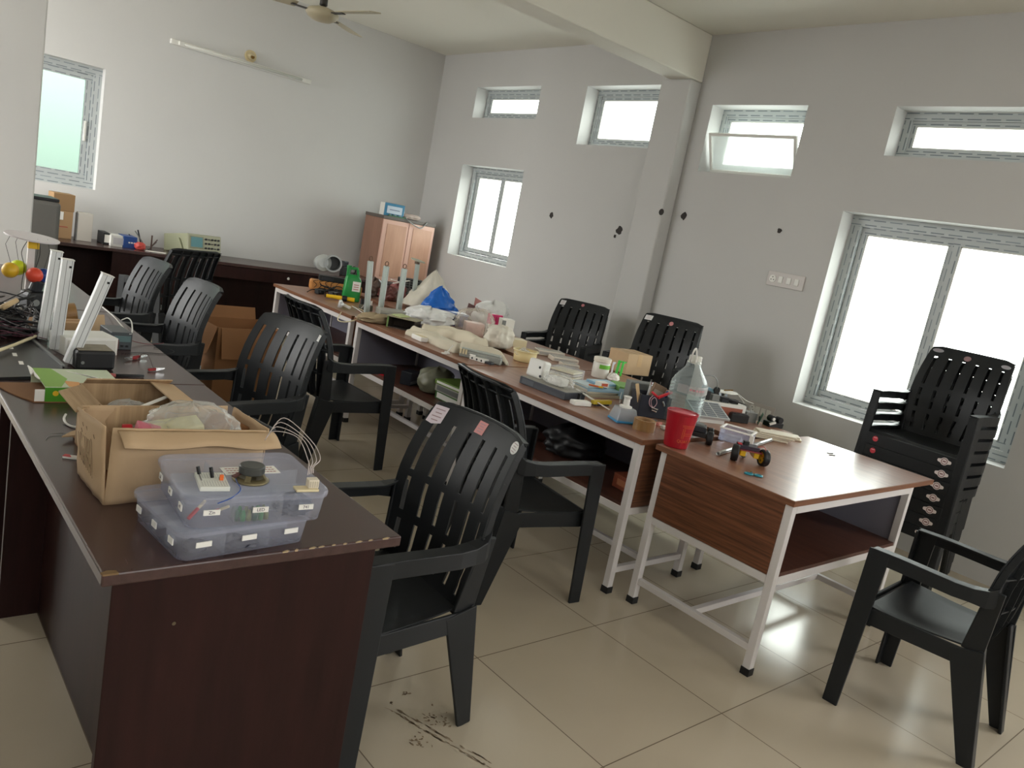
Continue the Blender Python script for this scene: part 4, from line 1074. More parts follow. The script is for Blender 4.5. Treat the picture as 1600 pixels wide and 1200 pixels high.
# tall grey refrigerator-like cabinet behind the column
p = aty(84, 312, 7.5); t = thing('refrigerator', 'grey refrigerator half hidden behind the white column', 'refrigerator', (.66, 7.18, 0))
w = p.x-.66; hh = p.z
MB().box(0, w, 0, .32, .03, hh).build('door', mat('fridge_grey', rgb(88, 86, 82), .4), t, bevel=.03, bseg=4)
MB().box(.0, w-.01, .32, .36, .03, hh-.01).build('cabinet_side', m_dark, t)
MB().box(.01, w-.01, .03, .30, 0, .03).build('plinth', m_black, t)
MB().box(-.0, w-.012, .02, .34, hh+.0, hh+.025).build('top_trim', m_black, t, bevel=.006)
q = (.66+.12, 7.33, hh+.0255)
o = bag('cloth_bundle', 'pale clear bottles and bag on top of the refrigerator', 'bag', q, (.22, .16, .075), m_bag, 31, amp=.25)
# cardboard box, panel, small boxes
A = aty(83, 367, 7.85); t = thing('cardboard_box', 'tall brown cardboard box on the back desk beside the refrigerator', 'box', (A.x-.02, 7.86, ZB), R(2))
p2 = aty(110, 370, 7.86); p3 = aty(113, 305, 7.86)
w = p2.x-A.x+.03; h = p3.z-ZB
MB().box(0, w, 0, .2, 0, h*.62).build('carton_body', m_card, t, bevel=.004)
MB().box(.004, w+.006, .0, .2, h*.62, h).build('carton_upper', mat('card_dark', rgb(152, 120, 84), .8), t, bevel=.004)
MB().box(.02, .09, -.0015, .001, h*.42, h*.6).build('white_label', m_paper, t)
MB().box(.05, .13, -.0015, .001, h*.26, h*.275).build('red_print', mat('print_red', rgb(170, 40, 40), .5), t)
p = aty(120, 373, 7.85); p2 = aty(143, 376, 7.85); p3 = aty(124, 332, 7.85)
t = thing('white_panel_box', 'white upright panel box on the back desk left end', 'box', (p.x, 7.86, ZB), R(-3))
MB().box(0, p2.x-p.x, 0, .12, 0, p3.z-ZB).build('body', mat('panel_grey_white', rgb(202, 196, 186), .5), t, bevel=.003)
MB().box(-.006, .0, .0, .12, 0, p3.z-ZB-.01).build('side_flange', m_grey, t)  # grey strip along the left side
def wbox(px0, px1, py, y, h, d, m, name, label, cat='box', **kw):
    a = aty(px0, py, y); b = aty(px1, py, y)
    return boxthing(name, label, cat, (a.x, y, ZB), 0, b.x-a.x, d, h, m, **kw)
t = wbox(161, 172, 376, 7.80, .105, .22, m_black, 'file_box', 'small black box with white sides at the left of the back desk row'); MB().box(.01, .06, -.0015, 0, .02, .09).build('white_window', m_paper, t)
t = wbox(173, 192, 378, 7.75, .10, .2, m_wplastic, 'white_box', 'flat white box between black and blue boxes on the back desk')
MB().box(.02, .16, -.0015, 0, .02, .08).build('label', mat('label_grey', rgb(196, 194, 196), .5), t)
t = wbox(193, 214, 381, 7.74, .105, .2, mat('deep_blue', rgb(30, 72, 142), .4), 'blue_box', 'dark blue box with white print on the back desk')
for k in range(4): MB().box(.04+.022*k, .055+.022*k, -.0015, 0, .045, .057).build('white_print', m_paper, t)
bag('red_pouch', 'small red pouch next to the blue box on the back desk', 'pouch', aty(219, 384, 7.72)*1, (.09, .08, .07), mat('coral_red', rgb(196, 74, 66), .5), 33).location.z = ZB
mb = MB(); rnd = random.Random(8)
q = aty(239, 384, 7.75)
for k in range(9):
    a = Vector((q.x+rnd.uniform(-.07, .04), 7.75+rnd.uniform(0, .12), ZB+.004)); b = a+Vector((rnd.uniform(-.20, .1), rnd.uniform(-.03, .05), rnd.uniform(.06, .17)))
    o = MB().bar(a, b, .012, .008).build('metal_strip', (m_grey, m_dark, mat('brown_strip', rgb(92, 70, 62), .5))[k % 3]); tag(o, 'thin metal strip leaning in the heap by the blue box', 'strip', 'heap of metal strips on the back desk')
a = aty(240, 388, 7.7); o = MB().prism([(-.08, -.03), (.09, -.05), (.12, .01), (-.05, .03)], 0, .004).build('paper_sheet', m_paper, loc=(a.x, 7.70, ZB)); tag(o, 'white paper sheet beside the metal strips on the back desk', 'paper')
# oscilloscope
a = aty(293, 386, 7.72); b = aty(360, 388, 7.72)
t = thing('oscilloscope', 'olive grey oscilloscope with blue-green screen tilted on its stand', 'oscilloscope', (a.x-.02, 7.66, ZB), R(14))
m_osc = mat('olive_grey', rgb(146, 148, 122), .5)
tl = Matrix.Translation((0, 0, .055)) @ Matrix.Rotation(R(-9), 4, 'X')
MB().box(.0, .36, 0, .40, 0, .165, tl).build('housing', m_osc, t, bevel=.008)
MB().box(.005, .355, -.006, .001, .006, .159, tl).build('front_panel', mat('pale_olive', rgb(176, 176, 152), .5), t, bevel=.002)
MB().box(.02, .165, -.012, -.005, .03, .145, tl).build('screen_bezel', m_osc, t, bevel=.004)
MB().box(.032, .153, -.0135, -.0115, .042, .135, tl).build('screen', mat('screen_teal', rgb(110, 158, 166), .15), t)
for i in range(5):
    for j in range(3):
        x, z = .19+.034*i, .04+.042*j
        if (i+j) % 4 == 3: MB().box(x-.012, x+.012, -.012, -.006, z-.004, z+.004, tl).build('push_button', m_dark, t)
        else:
            c0 = tl @ Vector((x, -.006, z)); c1 = tl @ Vector((x, -.020, z)); MB().cyl(c0, c1, .010, .009, 12).build('knob', m_dark, t)
MB().bar((-.012, .14, .15), (-.012, .02, .002), .012, .018, up=(0, 1, 0)).bar((.372, .14, .15), (.372, .02, .002), .012, .018, up=(0, 1, 0)).bar((-.012, .02, .006), (.372, .02, .006), .012, .012).build('carry_handle', m_osc, t)
# silver pipe fittings
for (px, py, lab, ry) in ((508, 410, 'ribbed end of the silver duct elbow on the far desk', 0), (521, 414, 'open round mouth of the silver pipe on the far desk', 1)):
    pass
p = aty(521, 412, 7.15); p = at(521, 424, .90)
t = thing('metal_pipe', 'short wide silver pipe with open mouth toward the camera', 'pipe', (3.52, 7.35, ZB+.118), 0)
dv = Vector((-.45, -1, .0)).normalized()
pb = aty(521, 412, 7.30); t.location = (pb.x, 7.30, pb.z)
MB().lathe([(.072, 0), (.088, 0), (.088, .012), (.078, .014), (.075, .20), (.069, .20), (.070, .012), (.072, 0)], 32, mtx=dv.to_track_quat('-Z', 'Y').to_matrix().to_4x4()).build('pipe_wall', m_steel, t, smooth=False)
MB().lathe([(0, .16), (.0715, .16), (.0715, .165), (0, .165)], 28, mtx=dv.to_track_quat('-Z', 'Y').to_matrix().to_4x4()).build('inner_shade', mat('pipe_shade', rgb(90, 92, 92), .5, metal=.3), t)  # added disc, its dark colour stands for the shade inside the pipe
pb2 = aty(507, 411, 7.38)
t = thing('pipe_elbow', 'round silver pipe cap left of the open pipe', 'pipe', (pb2.x, 7.40, pb2.z), 0)
MB().lathe([(0, -.01), (.05, -.012), (.083, 0), (.086, .012), (.078, .016), (.076, .15), (0, .15)], 32, mtx=Vector((-.3, -1, .1)).to_track_quat('-Z', 'Y').to_matrix().to_4x4()).build('cap', mat('silver_paint', rgb(190, 194, 192), .4, metal=.4), t, smooth=False, bevel=.002)
# wooden cabinet standing on the desk
p = aty(600, 341, 7.62); p2 = aty(681.5, 347, 7.62)
t = thing('wooden_cabinet', 'pinkish wooden two door cabinet in the back corner', 'cabinet', (p.x, 7.62, ZB))
W = p2.x-p.x; H = p.z-ZB; D = .40
m_cab = wood('cabinet_wood', rgb(176, 134, 112), rgb(198, 156, 132), (3, 3, .5), .4, 3); m_cabs = wood('cabinet_side', rgb(128, 96, 80), rgb(146, 110, 92), (3, 3, .5), .5, 3); m_cabf = mat('cabinet_frame', rgb(206, 166, 150), .45)
MB().box(0, W, .018, D, 0, H).build('carcass', m_cabs, t, bevel=.002)
MB().box(-.006, W+.006, 0, D+.004, H, H+.035).build('top_trim', mat('dark_trim', rgb(92, 84, 78), .5), t, bevel=.003)
for k in range(2):
    x0, x1 = W*k/2+.003, W*(k+1)/2-.003
    dr = MB().box(x0, x1, 0, .018, .005, H-.005).build('door', m_cabf, t, bevel=.002)
    MB().box(x0+.05, x1-.03, -.004, .001, .05, H-.05).build('door_panel', m_cab, dr, bevel=.003)
    MB().box(x0+.058, x1-.038, -.0045, -.0038, .06, H-.06).build('raised_field', m_cab, dr)
MB().box(W/2-.006, W/2+.006, -.006, 0, .005, H-.005).build('door_strip', m_cabf, t)
# things on the cabinet
p = aty(600, 332, 7.66); t = thing('blue_meter', 'blue framed display instrument on top of the wooden cabinet', 'meter', (p.x-.005, 7.66, ZB+H+.035), R(-6))
b = aty(629, 338, 7.66); w = b.x-p.x
MB().box(.0, w, .0, .12, 0, .135).build('housing', m_wplastic, t, bevel=.004)
MB().box(.0, w, -.012, .0, .0, .14).build('blue_frame', mat('frame_blue', rgb(60, 124, 158), .4), t, bevel=.006)
MB().box(.03, w-.03, -.015, -.011, .03, .11).build('screen', mat('pale_screen', rgb(190, 202, 214), .3), t)
MB().box(.06, w-.06, -.016, -.0145, .066, .074).build('screen_text', mat('screen_ink', rgb(90, 100, 130), .5), t)
p = aty(604, 341, 7.64); t = thing('circuit_board', 'green circuit strip lying at the cabinet top edge', 'circuit board', (p.x+.01, 7.625, ZB+H+.0352), R(-2))
MB().box(0, .22, 0, .03, 0, .012).build('board', m_pcb, t)
for k in range(6): MB().box(.015+.033*k, .03+.033*k, .004, .024, .012, .024).build('chip', m_dark if k % 2 else m_grey, t)
cable('loose_cable', 'grey cable draped over the cabinet top', 'cable', [(p.x+.23, 7.64, ZB+H+.06), (p.x+.26, 7.60, ZB+H+.02), (p.x+.36, 7.595, ZB+H-.02), (p.x+.45, 7.60, ZB+H-.03), (p.x+.52, 7.61, ZB+H+.045)], .006, m_grey)
bag('crumpled_paper', 'crumpled grey-pink paper on the right of the cabinet top', 'paper', (p.x+.36, 7.72, ZB+H+.0355), (.22, .1, .06), mat('dusty_paper', rgb(176, 160, 152), .8), 41, amp=.3)

# ================================================================== FLOOR ITEMS
q = Vector((1.91, 5.02, 0)); t = thing('open_carton', 'large open brown carton on the floor behind the middle chair', 'box', q, R(3))
W, D, H = .46, .40, .585
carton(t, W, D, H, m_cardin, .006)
flap(t, (.0, .02, H), (.0, D-.02, H), (-.10, -.10, -.16), m_cardin, 'left_flap', th=.005)
flap(t, (.02, .0, H), (W-.02, .0, H), (.0, -.05, -.20), m_cardin, 'front_flap', th=.005)
flap(t, (.02, D, H), (W-.02, D, H), (.0, .03, .08), m_cardin, 'back_flap', th=.005)
t = thing('white_box', 'white box on the floor left of the open floor carton', 'box', (1.62, 4.98, 0), R(5))
MB().box(0, .20, 0, .28, 0, .33).build('body', mat('dull_white', rgb(190, 190, 186), .5), t, bevel=.004)
MB().box(.0, .2, .13, .15, .3301, .3306).build('tape_strip', m_paper, t)
# dried dirt smears
mb = MB(); rnd = random.Random(11)
def smear(cx, cy, w, h, rz, n=15):
    c, s = math.cos(rz), math.sin(rz); P = []
    for i in range(n):
        a = 2*PI*i/n; k = .55+.6*rnd.random(); x, y = w*k*math.cos(a), h*k*math.sin(a); P.append((cx+x*c-y*s, cy+x*s+y*c))
    mb.b.faces.new([mb.b.verts.new((x, y, .0006)) for x, y in P])
L0, L1 = at(608, 1105, 0), at(790, 1210, 0)
dirv = (L1-L0); ang = math.atan2(dirv.y, dirv.x); nrm = Vector((-math.sin(ang), math.cos(ang), 0))
for k in range(95):
    t_ = rnd.random(); p = L0+dirv*t_+nrm*rnd.choice((-.011, .011))*rnd.uniform(.5, 1.3); smear(p.x, p.y, rnd.uniform(.006, .022), rnd.uniform(.0012, .003), ang+rnd.uniform(-.2, .2), 9)
for (px, py, n_, sp) in ((685, 1125, 30, .024), (655, 1160, 20, .017), (632, 1085, 7, .007), (610, 1098, 4, .005)):
    c = at(px, py, 0)
    for k in range(n_): smear(c.x+rnd.gauss(0, sp), c.y+rnd.gauss(0, sp), rnd.uniform(.003, .009), rnd.uniform(.0018, .005), rnd.uniform(0, 3), 9)
o = mb.build('dirt_smear', mat('dried_dirt', rgb(138, 120, 98), .8, var=.3, vscale=60)); tag(o, 'brown dried dirt smear on the floor tiles in front of the nearest chair', 'stain', kind='stuff')
# ================================================================== FAR LAB TABLE
ZT = .7605; ZQ = .7575
def onto(o, z):
    o.location.z = z; return o
# wooden slab case with black device and cables
A, rz, w = frame2((484, 452), (603, 470), ZT)
t = boxthing('wooden_case', 'orange-brown wooden case behind the green bottle', 'case', A, rz, .44, .13, .085, wood('orange_wood', rgb(176, 116, 58), rgb(206, 146, 82), (1, 8, 8), .45, 3), .015)
lw = MB()
for k in range(5): lw.tube(spl([(.03+.04*k, -.003, .02), (.05+.04*k, -.004, .05), (.02+.05*k, -.003, .075), (.06+.045*k, .01, .087)], 5), .0022, 5)
lw.build('wound_wire', m_ink, t)
q = at(520, 436, ZT+.0855); t = boxthing('black_device', 'flat black device lying on the wooden case', 'device', (A.x+.07*math.cos(rz)-.02*math.sin(rz), A.y+.07*math.sin(rz)+.02*math.cos(rz), ZT+.0855), rz, .28, .10, .045, m_black, .004)
MB().box(.02, .12, -.002, .0, .01, .035).build('front_panel', m_dark, t)
p = aty(541, 404, 7.50); t = thing('black_camera', 'black boxy camera with strap loop on the far desk', 'camera', (p.x+.13, 7.66, ZB), R(10))
MB().box(-.06, .05, 0, .07, 0, .10).build('body', m_black, t, bevel=.008)
MB().box(-.07, -.0, .0, .06, .10, .16).build('viewfinder', m_dark, t, bevel=.008)
MB().tube(spl([(.05, .03, .08), (.10, .02, .11), (.12, .02, .05), (.07, .02, .01)], 6), .006, 6).build('strap', m_ink, t)
# black adapter heap
mb = MB(); rnd = random.Random(21); c = at(512, 458, ZT)
for k in range(8):
    pts = [c+Vector((rnd.uniform(-.12, .22), rnd.uniform(-.10, .10), .006+abs(rnd.gauss(.015, .02)))) for i in range(5)]
    mb.tube(spl(pts, 5), .004, 5)
o = mb.build('cable_tangle', m_tang, smooth=True); tag(o, 'small tangle of black cords by the green bottle', 'cables', kind='stuff')
for k, (px, py, s) in enumerate(((497, 460, .05), (520, 464, .06))):
    q = at(px, py, ZT); t = boxthing('power_adapter', ('black power adapter at the far left of the far table', 'black power adapter in front of the wooden case')[k], 'adapter', q, R(15+20*k), s*1.4, .05, .04, m_black, .008)
    MB().cyl((.02, -.012, .02), (.02, .0, .02), .006, .008, 10).build('cord_grip', m_dark, t)
cable('black_cable', 'black cord end sticking out over the far table corner', 'cord', [at(480, 456, ZT+.004), at(490, 452, ZT+.02), at(505, 456, ZT+.012), at(515, 462, ZT+.02)], .004, m_ink)
# green bottle
q = at(547, 470, ZT); t = thing('green_bottle', 'green plastic bottle with built-in handle and white label', 'bottle', q, R(-20))
def rect_ring(z, wx, wy, p=4): return (z, wx, wy, p)
def superloft(secs, m, name, parent, seg=28, smooth=True, cap=True):
    mb = MB(); rings = []
    for z, wx, wy, p, ox in secs:
        ring = []
        for i in range(seg):
            a = 2*PI*i/seg; cx, cy = math.cos(a), math.sin(a)
            k = (abs(cx)**p+abs(cy)**p)**(-1/p)
            ring.append(mb.b.verts.new((ox+wx*k*cx, wy*k*cy, z)))
        rings.append(ring)
    for P, Q in zip(rings, rings[1:]):
        for i in range(seg): mb.b.faces.new((P[i], P[(i+1) % seg], Q[(i+1) % seg], Q[i]))
    if cap: mb.b.faces.new(rings[0][::-1]); mb.b.faces.new(rings[-1])
    return mb.build(name, m, parent, smooth=smooth)
superloft([(0, .066, .040, 5, 0), (.01, .072, .044, 5, 0), (.10, .070, .043, 5, 0), (.17, .066, .040, 4, 0), (.195, .056, .034, 4, -.004), (.215, .040, .026, 3, -.012)], m_green, 'body', t)
MB().bar((-.045, 0, .17), (-.048, 0, .268), .03, .034, .026, .028, up=(0, 1, 0)).bar((-.055, 0, .262), (.03, 0, .268), .026, .022).bar((.026, 0, .262), (.040, 0, .19), .022, .022, up=(0, 1, 0)).build('handle', m_green, t, bevel=.006)
MB().cyl((-.045, 0, .265), (-.045, 0, .285), .020, .020, 16).build('cap', m_green, t)
MB().box(-.006, .058, -.0455, -.044, .085, .165).build('label', m_paper, t, bevel=.0005)
for k in range(3): MB().box(.004, .045, -.0462, -.0456, .10+.018*k, .106+.018*k).build('label_print', mat('faded_red', rgb(190, 110, 110), .6), t)
# torch and white nozzle
A, rz, w = frame2((509, 466), (557, 474), ZT)
t = thing('torch', 'yellow and black torch lying at the edge of the far table', 'torch', A, rz)
MB().cyl((0, 0, .022), (.125, 0, .022), .014, .017, 18).build('barrel', m_yellow, t, smooth=False)
MB().cyl((.125, 0, .022), (.165, 0, .022), .024, .024, 18).build('collar', m_black, t, bevel=.003)
MB().cyl((.165, 0, .022), (.225, 0, .022), .017, .018, 18).build('tail', m_yellow, t)
MB().cyl((-.01, 0, .022), (0, 0, .022), .012, .014, 14).build('end_ring', m_black, t)
A, rz, w = frame2((530, 483), (578, 480), ZT)
t = thing('glue_gun', 'white nozzle tool with clear tip at the far table edge', 'tool', A, rz+R(20))
MB().cyl((0, 0, .025), (.05, 0, .03), .016, .02, 16).build('clear_tip', m_clear, t)
MB().cyl((.05, 0, .03), (.20, .03, .035), .02, .014, 16).build('body', m_wplastic, t, smooth=True)
MB().bar((.09, 0, .03), (.07, -.07, .012), .022, .02).build('grip', m_wplastic, t, bevel=.005)
cable('white_flex', 'white flex looping over the edge of the far table', 'cable', [at(533, 488, ZT+.02), at(528, 500, ZT+.004), at(542, 503, ZT+.002), at(560, 498, ZT+.004), at(575, 490, ZT+.01), at(560, 482, ZT+.015)], .0035, m_cream)
cable('white_flex', 'beige flex running from the loop toward the metal stand', 'cable', [at(560, 500, ZT+.003), at(580, 494, ZT+.006), at(605, 484, ZT+.02), at(640, 486, ZT+.02), at(668, 488, ZT+.03)], .004, mat('beige_flex', rgb(206, 190, 160), .5))
cable('white_flex', 'short white flex folded in front of the black adapter', 'cable', [at(550, 478, ZT+.02), at(560, 484, ZT+.03), at(572, 494, ZT+.015), at(566, 500, ZT+.004), at(555, 494, ZT+.003)], .003, m_wplastic)
# striped adapter and bracket
q = at(566, 486, ZT); t = thing('chrome_bracket', 'dark bracket with chrome corner left of the metal stand', 'bracket', q, R(10))
MB().box(0, .10, 0, .05, 0, .045).build('body', mat('dark_olive', rgb(84, 80, 62), .5), t, bevel=.004)
MB().box(.02, .085, .05, .062, .03, .085).build('striped_plate', m_black, t)
for k in range(4): MB().box(.07+.016*k, .078+.016*k, .046, .051, .035, .075).build('stripe', m_paper, t)
MB().bar((-.02, -.01, .02), (.02, 0, .06), .006, .006).build('chrome_rod', m_chrome, t)
# three-post metal stand
q = at(592, 502, ZT); t = thing('metal_stand', 'grey metal trolley stand with three upright posts and end rings', 'stand', q, R(-18))
m_pale = mat('pale_green_grey', rgb(172, 180, 174), .35, metal=.35)
MB().box(0, .20, 0, .16, .015, .085).build('tray', mat('stand_grey', rgb(164, 162, 152), .4, metal=.3), t, bevel=.004)
MB().box(.0, .20, -.004, 0, .05, .062).build('tray_band', m_grey, t)
MB().box(.20, .30, .02, .16, .02, .075).build('dark_housing', m_dark, t, bevel=.004)
for x in (.02, .18): MB().cyl((x, 0, 0.01), (x, .16, .01), .012, .012, 12).build('roller', m_black, t)
def upright(px0, py0, px1, py1, dy, label):
    base = Vector((q.x, q.y, 0)); a = aty(px0, py0, q.y+dy); b = aty(px1, py1, q.y+dy)
    tt = thing('upright_post', label, 'post', (a.x, a.y, ZT), 0, 'pale upright posts with rings on the far table')
    h = b-Vector((a.x, a.y, ZT))
    MB().bar((0, 0, .0), h, .036, .03, up=(0, 1, 0)).build('channel', m_pale, tt, bevel=.003)
    MB().bar(Vector((.012, -.016, 0)), h+Vector((.012, -.016, 0)), .004, .004, up=(0, 1, 0)).build('bright_edge', m_alu, tt)
    rg = MB(); pts = [h+Vector((.014*math.cos(2*PI*k/12), 0, .018+.016*math.sin(2*PI*k/12))) for k in range(13)]; rg.tube(pts, .003, 6); rg.build('ring', mat('rust_ring', rgb(110, 84, 70), .4, metal=.5), tt)
    return tt
upright(576, 470, 579, 408, .16, 'pale upright post standing left of the metal trolley stand')
upright(597, 470, 604, 416, .18, 'pale upright post at the left of the metal trolley tray')
upright(624, 478, 632, 420, .20, 'pale upright post at the right of the metal trolley tray')
a = aty(650, 445, 5.6); t = thing('disc_stand', 'pale stand topped by a tilted round disc near the cabinet', 'stand', (a.x, 5.6, ZT))
b = aty(653, 409, 5.6); h = b.z-ZT
MB().bar((0, 0, 0), (b.x-a.x, 0, h), .032, .028, up=(0, 1, 0)).build('post', m_pale, t, bevel=.003)
dk = MB().cyl((0, 0, -.004), (0, 0, .004), .062, .062, 30).build('disc', mat('khaki_disc', rgb(168, 166, 146), .5), t, loc=(b.x-a.x, 0, h+.01)); dk.rotation_euler = (R(8), R(6), 0)
MB().cyl((b.x-a.x-.012, -.01, h-.02), (b.x-a.x-.012, -.01, h), .022, .022, 14).build('motor', mat('brown_motor', rgb(96, 78, 60), .5), t)
# red and grey heap behind the stand
hp = [((606, 452), (.16, .14, .10), (112, 66, 62), 'dull red plastic bundle'), ((622, 446), (.15, .12, .13), (150, 92, 90), 'pink-red film bundle'), ((638, 456), (.16, .14, .10), (96, 92, 92), 'grey film bundle'), ((612, 468), (.14, .1, .08), (118, 104, 100), 'grey-brown film bundle'), ((640, 478), (.12, .12, .10), (140, 152, 152), 'pale clear film bundle'), ((585, 440), (.12, .12, .09), (92, 74, 66), 'brown wire bundle')]
for k, (pp, s, c, nm) in enumerate(hp):
    q2 = aty(pp[0], pp[1]+4, 5.95+.05*(k % 3)); s = (s[0], s[1], max(.10, q2.z-ZT+.05)); q2.z = ZT; bag('film_bundle', nm+' in the heap behind the metal stand posts', 'bundle', q2, s, mat('heap_%d' % k, rgb(*c), .4), 50+k, group='heap of film bundles behind the metal stand', amp=.32, freq=4)
q2 = aty(628, 440, 6.05); t = boxthing('black_basket', 'black mesh tray above the heap behind the metal stand', 'tray', (q2.x, 6.06, ZT), R(-15), .22, .12, .20, m_black, .004)
gl = MB()
for k in range(6): gl.box(.01+.035*k, .014+.035*k, -.002, .0, .12, .195)
for k in range(3): gl.box(.005, .215, -.002, 0, .135+.022*k, .138+.022*k)
gl.build('mesh_lines', m_grey, t)
for k, (p0, p1) in enumerate((((612, 434), (632, 440)), ((615, 440), (640, 436)))):
    a = aty(*p0, 5.93); b = aty(*p1, 5.95); a.z -= .015; b.z -= .015; o = MB().bar(a, b, .02, .006).build('white_strip', m_paper); tag(o, ('white strip lying on top of the red heap', 'second white strip crossing the red heap')[k], 'strip')
# bags
m_wbag = mat('white_bag', rgb(214, 208, 194), .45, bump=.2, bscale=25); m_wbag2 = mat('white_film', rgb(222, 222, 220), .3, bump=.25, bscale=30)
m_blbag = mat('blue_bag', rgb(32, 104, 196), .28, bump=.25, bscale=30)
q2 = at(684, 492, ZT)
bag('white_bag', 'large off-white plastic bag with a pointed top on the far window-side table', 'bag', (q2.x+.06, q2.y+.22, ZT), (.56, .42, .345), m_wbag, 61, amp=.13, peak=1.0, freq=4, nu=60, nv=30)
q2 = at(690, 500, ZT); bag('blue_bag', 'bright blue plastic bag in front of the large off-white bag', 'bag', (q2.x-.01, q2.y+.05, ZT+.03), (.40, .27, .225), m_blbag, 62, amp=.2, peak=.85, freq=4, nu=60, nv=30)
a = at(693, 507, ZT); t = thing('blue_crate', 'dark blue slotted crate under the blue bag', 'crate', a, R(-28))
MB().box(0, .18, 0, .14, 0, .10).build('crate_wall', mat('crate_blue', rgb(46, 60, 130), .4), t, bevel=.004)
for k in range(4): MB().box(.02+.04*k, .04+.04*k, -.002, .0, .03, .08).build('slot', mat('crate_dark', rgb(24, 30, 70), .5), t)
MB().box(-.004, .184, -.004, .004, .09, .104).build('rim', mat('crate_pale', rgb(150, 170, 214), .4), t)
q2 = at(672, 514, ZT); bag('white_bag', 'white plastic bag with a pink item inside, before the blue bag', 'bag', (q2.x, q2.y+.03, ZT+.02), (.34, .24, .13), m_wbag2, 63, amp=.25, freq=4, nu=60, nv=26, rz=R(-25))
q3 = at(663, 508, ZT); bag('pink_item', 'small pink item showing on the white plastic bag', 'item', (q3.x-.02, q3.y-.06, ZT+.05), (.07, .03, .06), mat('flesh_pink', rgb(206, 160, 148), .5), 64)
# open dark box with card, pale books
A, rz, w = frame2((604, 510), (648, 520), ZT)
t = thing('open_tin', 'dark open box with green edge under papers, left of the white bag', 'box', A, rz)
MB().box(0, .20, 0, .12, 0, .006).box(0, .006, 0, .12, 0, .075).box(.0, .20, .114, .12, 0, .075).box(.194, .2, 0, .12, 0, .075).build('carton_wall', mat('dark_umber', rgb(52, 44, 36), .6), t)
MB().box(-.004, .008, -.002, .0, 0, .08).build('green_edge', mat('leaf_green', rgb(104, 130, 74), .5), t)
MB().box(-.01, .21, -.01, .13, .075, .082).build('lid_card', mat('olive_card', rgb(150, 144, 118), .6), t)
A, rz, w = frame2((628, 496), (652, 492), ZT+.083)
o = MB().prism([(-.03, 0), (.10, -.02), (.14, .06), (.02, .08)], 0, .006).build('green_card', mat('pale_lime_card', rgb(176, 186, 128), .6), loc=(A.x, A.y, ZT+.0835)); o.rotation_euler.z = rz; tag(o, 'pale green card on the dark open box', 'card')
q2 = at(590, 505, ZT); bag('brown_cloth', 'crumpled beige-brown cloth behind the cable loop on the far table', 'cloth', (q2.x, q2.y+.03, ZT), (.26, .16, .06), mat('khaki_cloth', rgb(164, 146, 116), .8), 66, amp=.25)

# ================================================================== MIDDLE LAB TABLE
m_cream_cloth = mat('cream_cloth', rgb(206, 198, 178), .75, var=.08, vscale=8, bump=.15, bscale=30)
# long cream cloth folded along the table
def ridge(name, label, cat, path, w, h, m, seed, prof_pow=2.0, n=40, k=14):
    P = spl(path, max(2, n//(len(path)-1))); mb = MB()
    rings = []
    for i, p in enumerate(P):
        d = (P[min(i+1, len(P)-1)]-P[max(i-1, 0)]); d.z = 0; d.normalize(); s_ = Vector((-d.y, d.x, 0))
        e = min(1, min(i, len(P)-1-i)/3+.25)
        ring = []
        for j in range(k+1):
            a = PI*j/k; x = math.cos(a); z = math.sin(a)
            nn = noise.noise(Vector((p.x*9+seed, p.y*9, a*1.6)))
            ring.append(mb.b.verts.new(p+s_*(x*w*e*(1+.25*nn))+Vector((0, 0, max(.0, z*h*e*(1+.35*nn))))))
        rings.append(ring)
    for A_, B_ in zip(rings, rings[1:]):
        for j in range(k): mb.b.faces.new((A_[j], A_[j+1], B_[j+1], B_[j]))
        mb.b.faces.new((A_[k], A_[0], B_[0], B_[k]))
    mb.b.faces.new(rings[0]); mb.b.faces.new(rings[-1])
    o = mb.build(name, m, smooth=True); return tag(o, label, cat)
ridge('cloth_roll', 'long folded cream cloth running along the middle table edge', 'cloth', [at(640, 522, ZT), at(672, 533, ZT), at(700, 545, ZT), at(722, 553, ZT)], .065, .060, m_cream_cloth, 3)
ridge('cloth_roll', 'cream cloth layer behind the long folded cloth', 'cloth', [at(655, 520, ZT), at(690, 526, ZT), at(725, 534, ZT), at(752, 544, ZT)], .075, .075, mat('cream_cloth_pale', rgb(214, 205, 184), .75, bump=.15, bscale=30), 8)
A, rz, w = frame2((646, 528), (666, 537), ZT)
t = boxthing('foam_block', 'white foam block under the end of the cream cloth', 'block', (A.x-.02, A.y-.0, ZT), rz, .13, .07, .03, m_paper, .006)
MB().box(.01, .12, .01, .06, .0301, .0306).build('top_face', m_cream, t)
# grey case with arched cloth sleeve
A, rz, w = frame2((716, 556), (782, 572), ZT)
t = thing('grey_case', 'long grey-green case with cream sleeve on the middle table', 'case', A, rz)
MB().box(0, .27, 0, .10, 0, .045).build('case_body', mat('case_grey', rgb(150, 152, 146), .45), t, bevel=.008)
MB().box(.01, .262, .004, .092, .045, .058).build('lid', mat('case_lid', rgb(176, 182, 176), .35), t, bevel=.005)
for k in range(3): MB().box(.005+.018*k, .016+.018*k, -.003, .001, .02, .05).build('latch', m_cream, t)
sl = MB(); rings = []
for i in range(17):
    u = i/16; x = -.01+.31*u; hh = .085-.04*max(0, (u-.7)/.3)**2*1.6
    rings.append([sl.b.verts.new((x, .03+.05*v+.02*noise.noise(Vector((x*20, v*2, 1))), hh*math.sin(PI*min(1, .15+.85*v))+.004*noise.noise(Vector((x*30, v*4, 7))))) for v in [j/10 for j in range(11)]])
for P_, Q_ in zip(rings, rings[1:]):
    for j in range(10): sl.b.faces.new((P_[j], P_[j+1], Q_[j+1], Q_[j]))
sl.build('sleeve', m_cream_cloth, t, smooth=True, solid=.008)
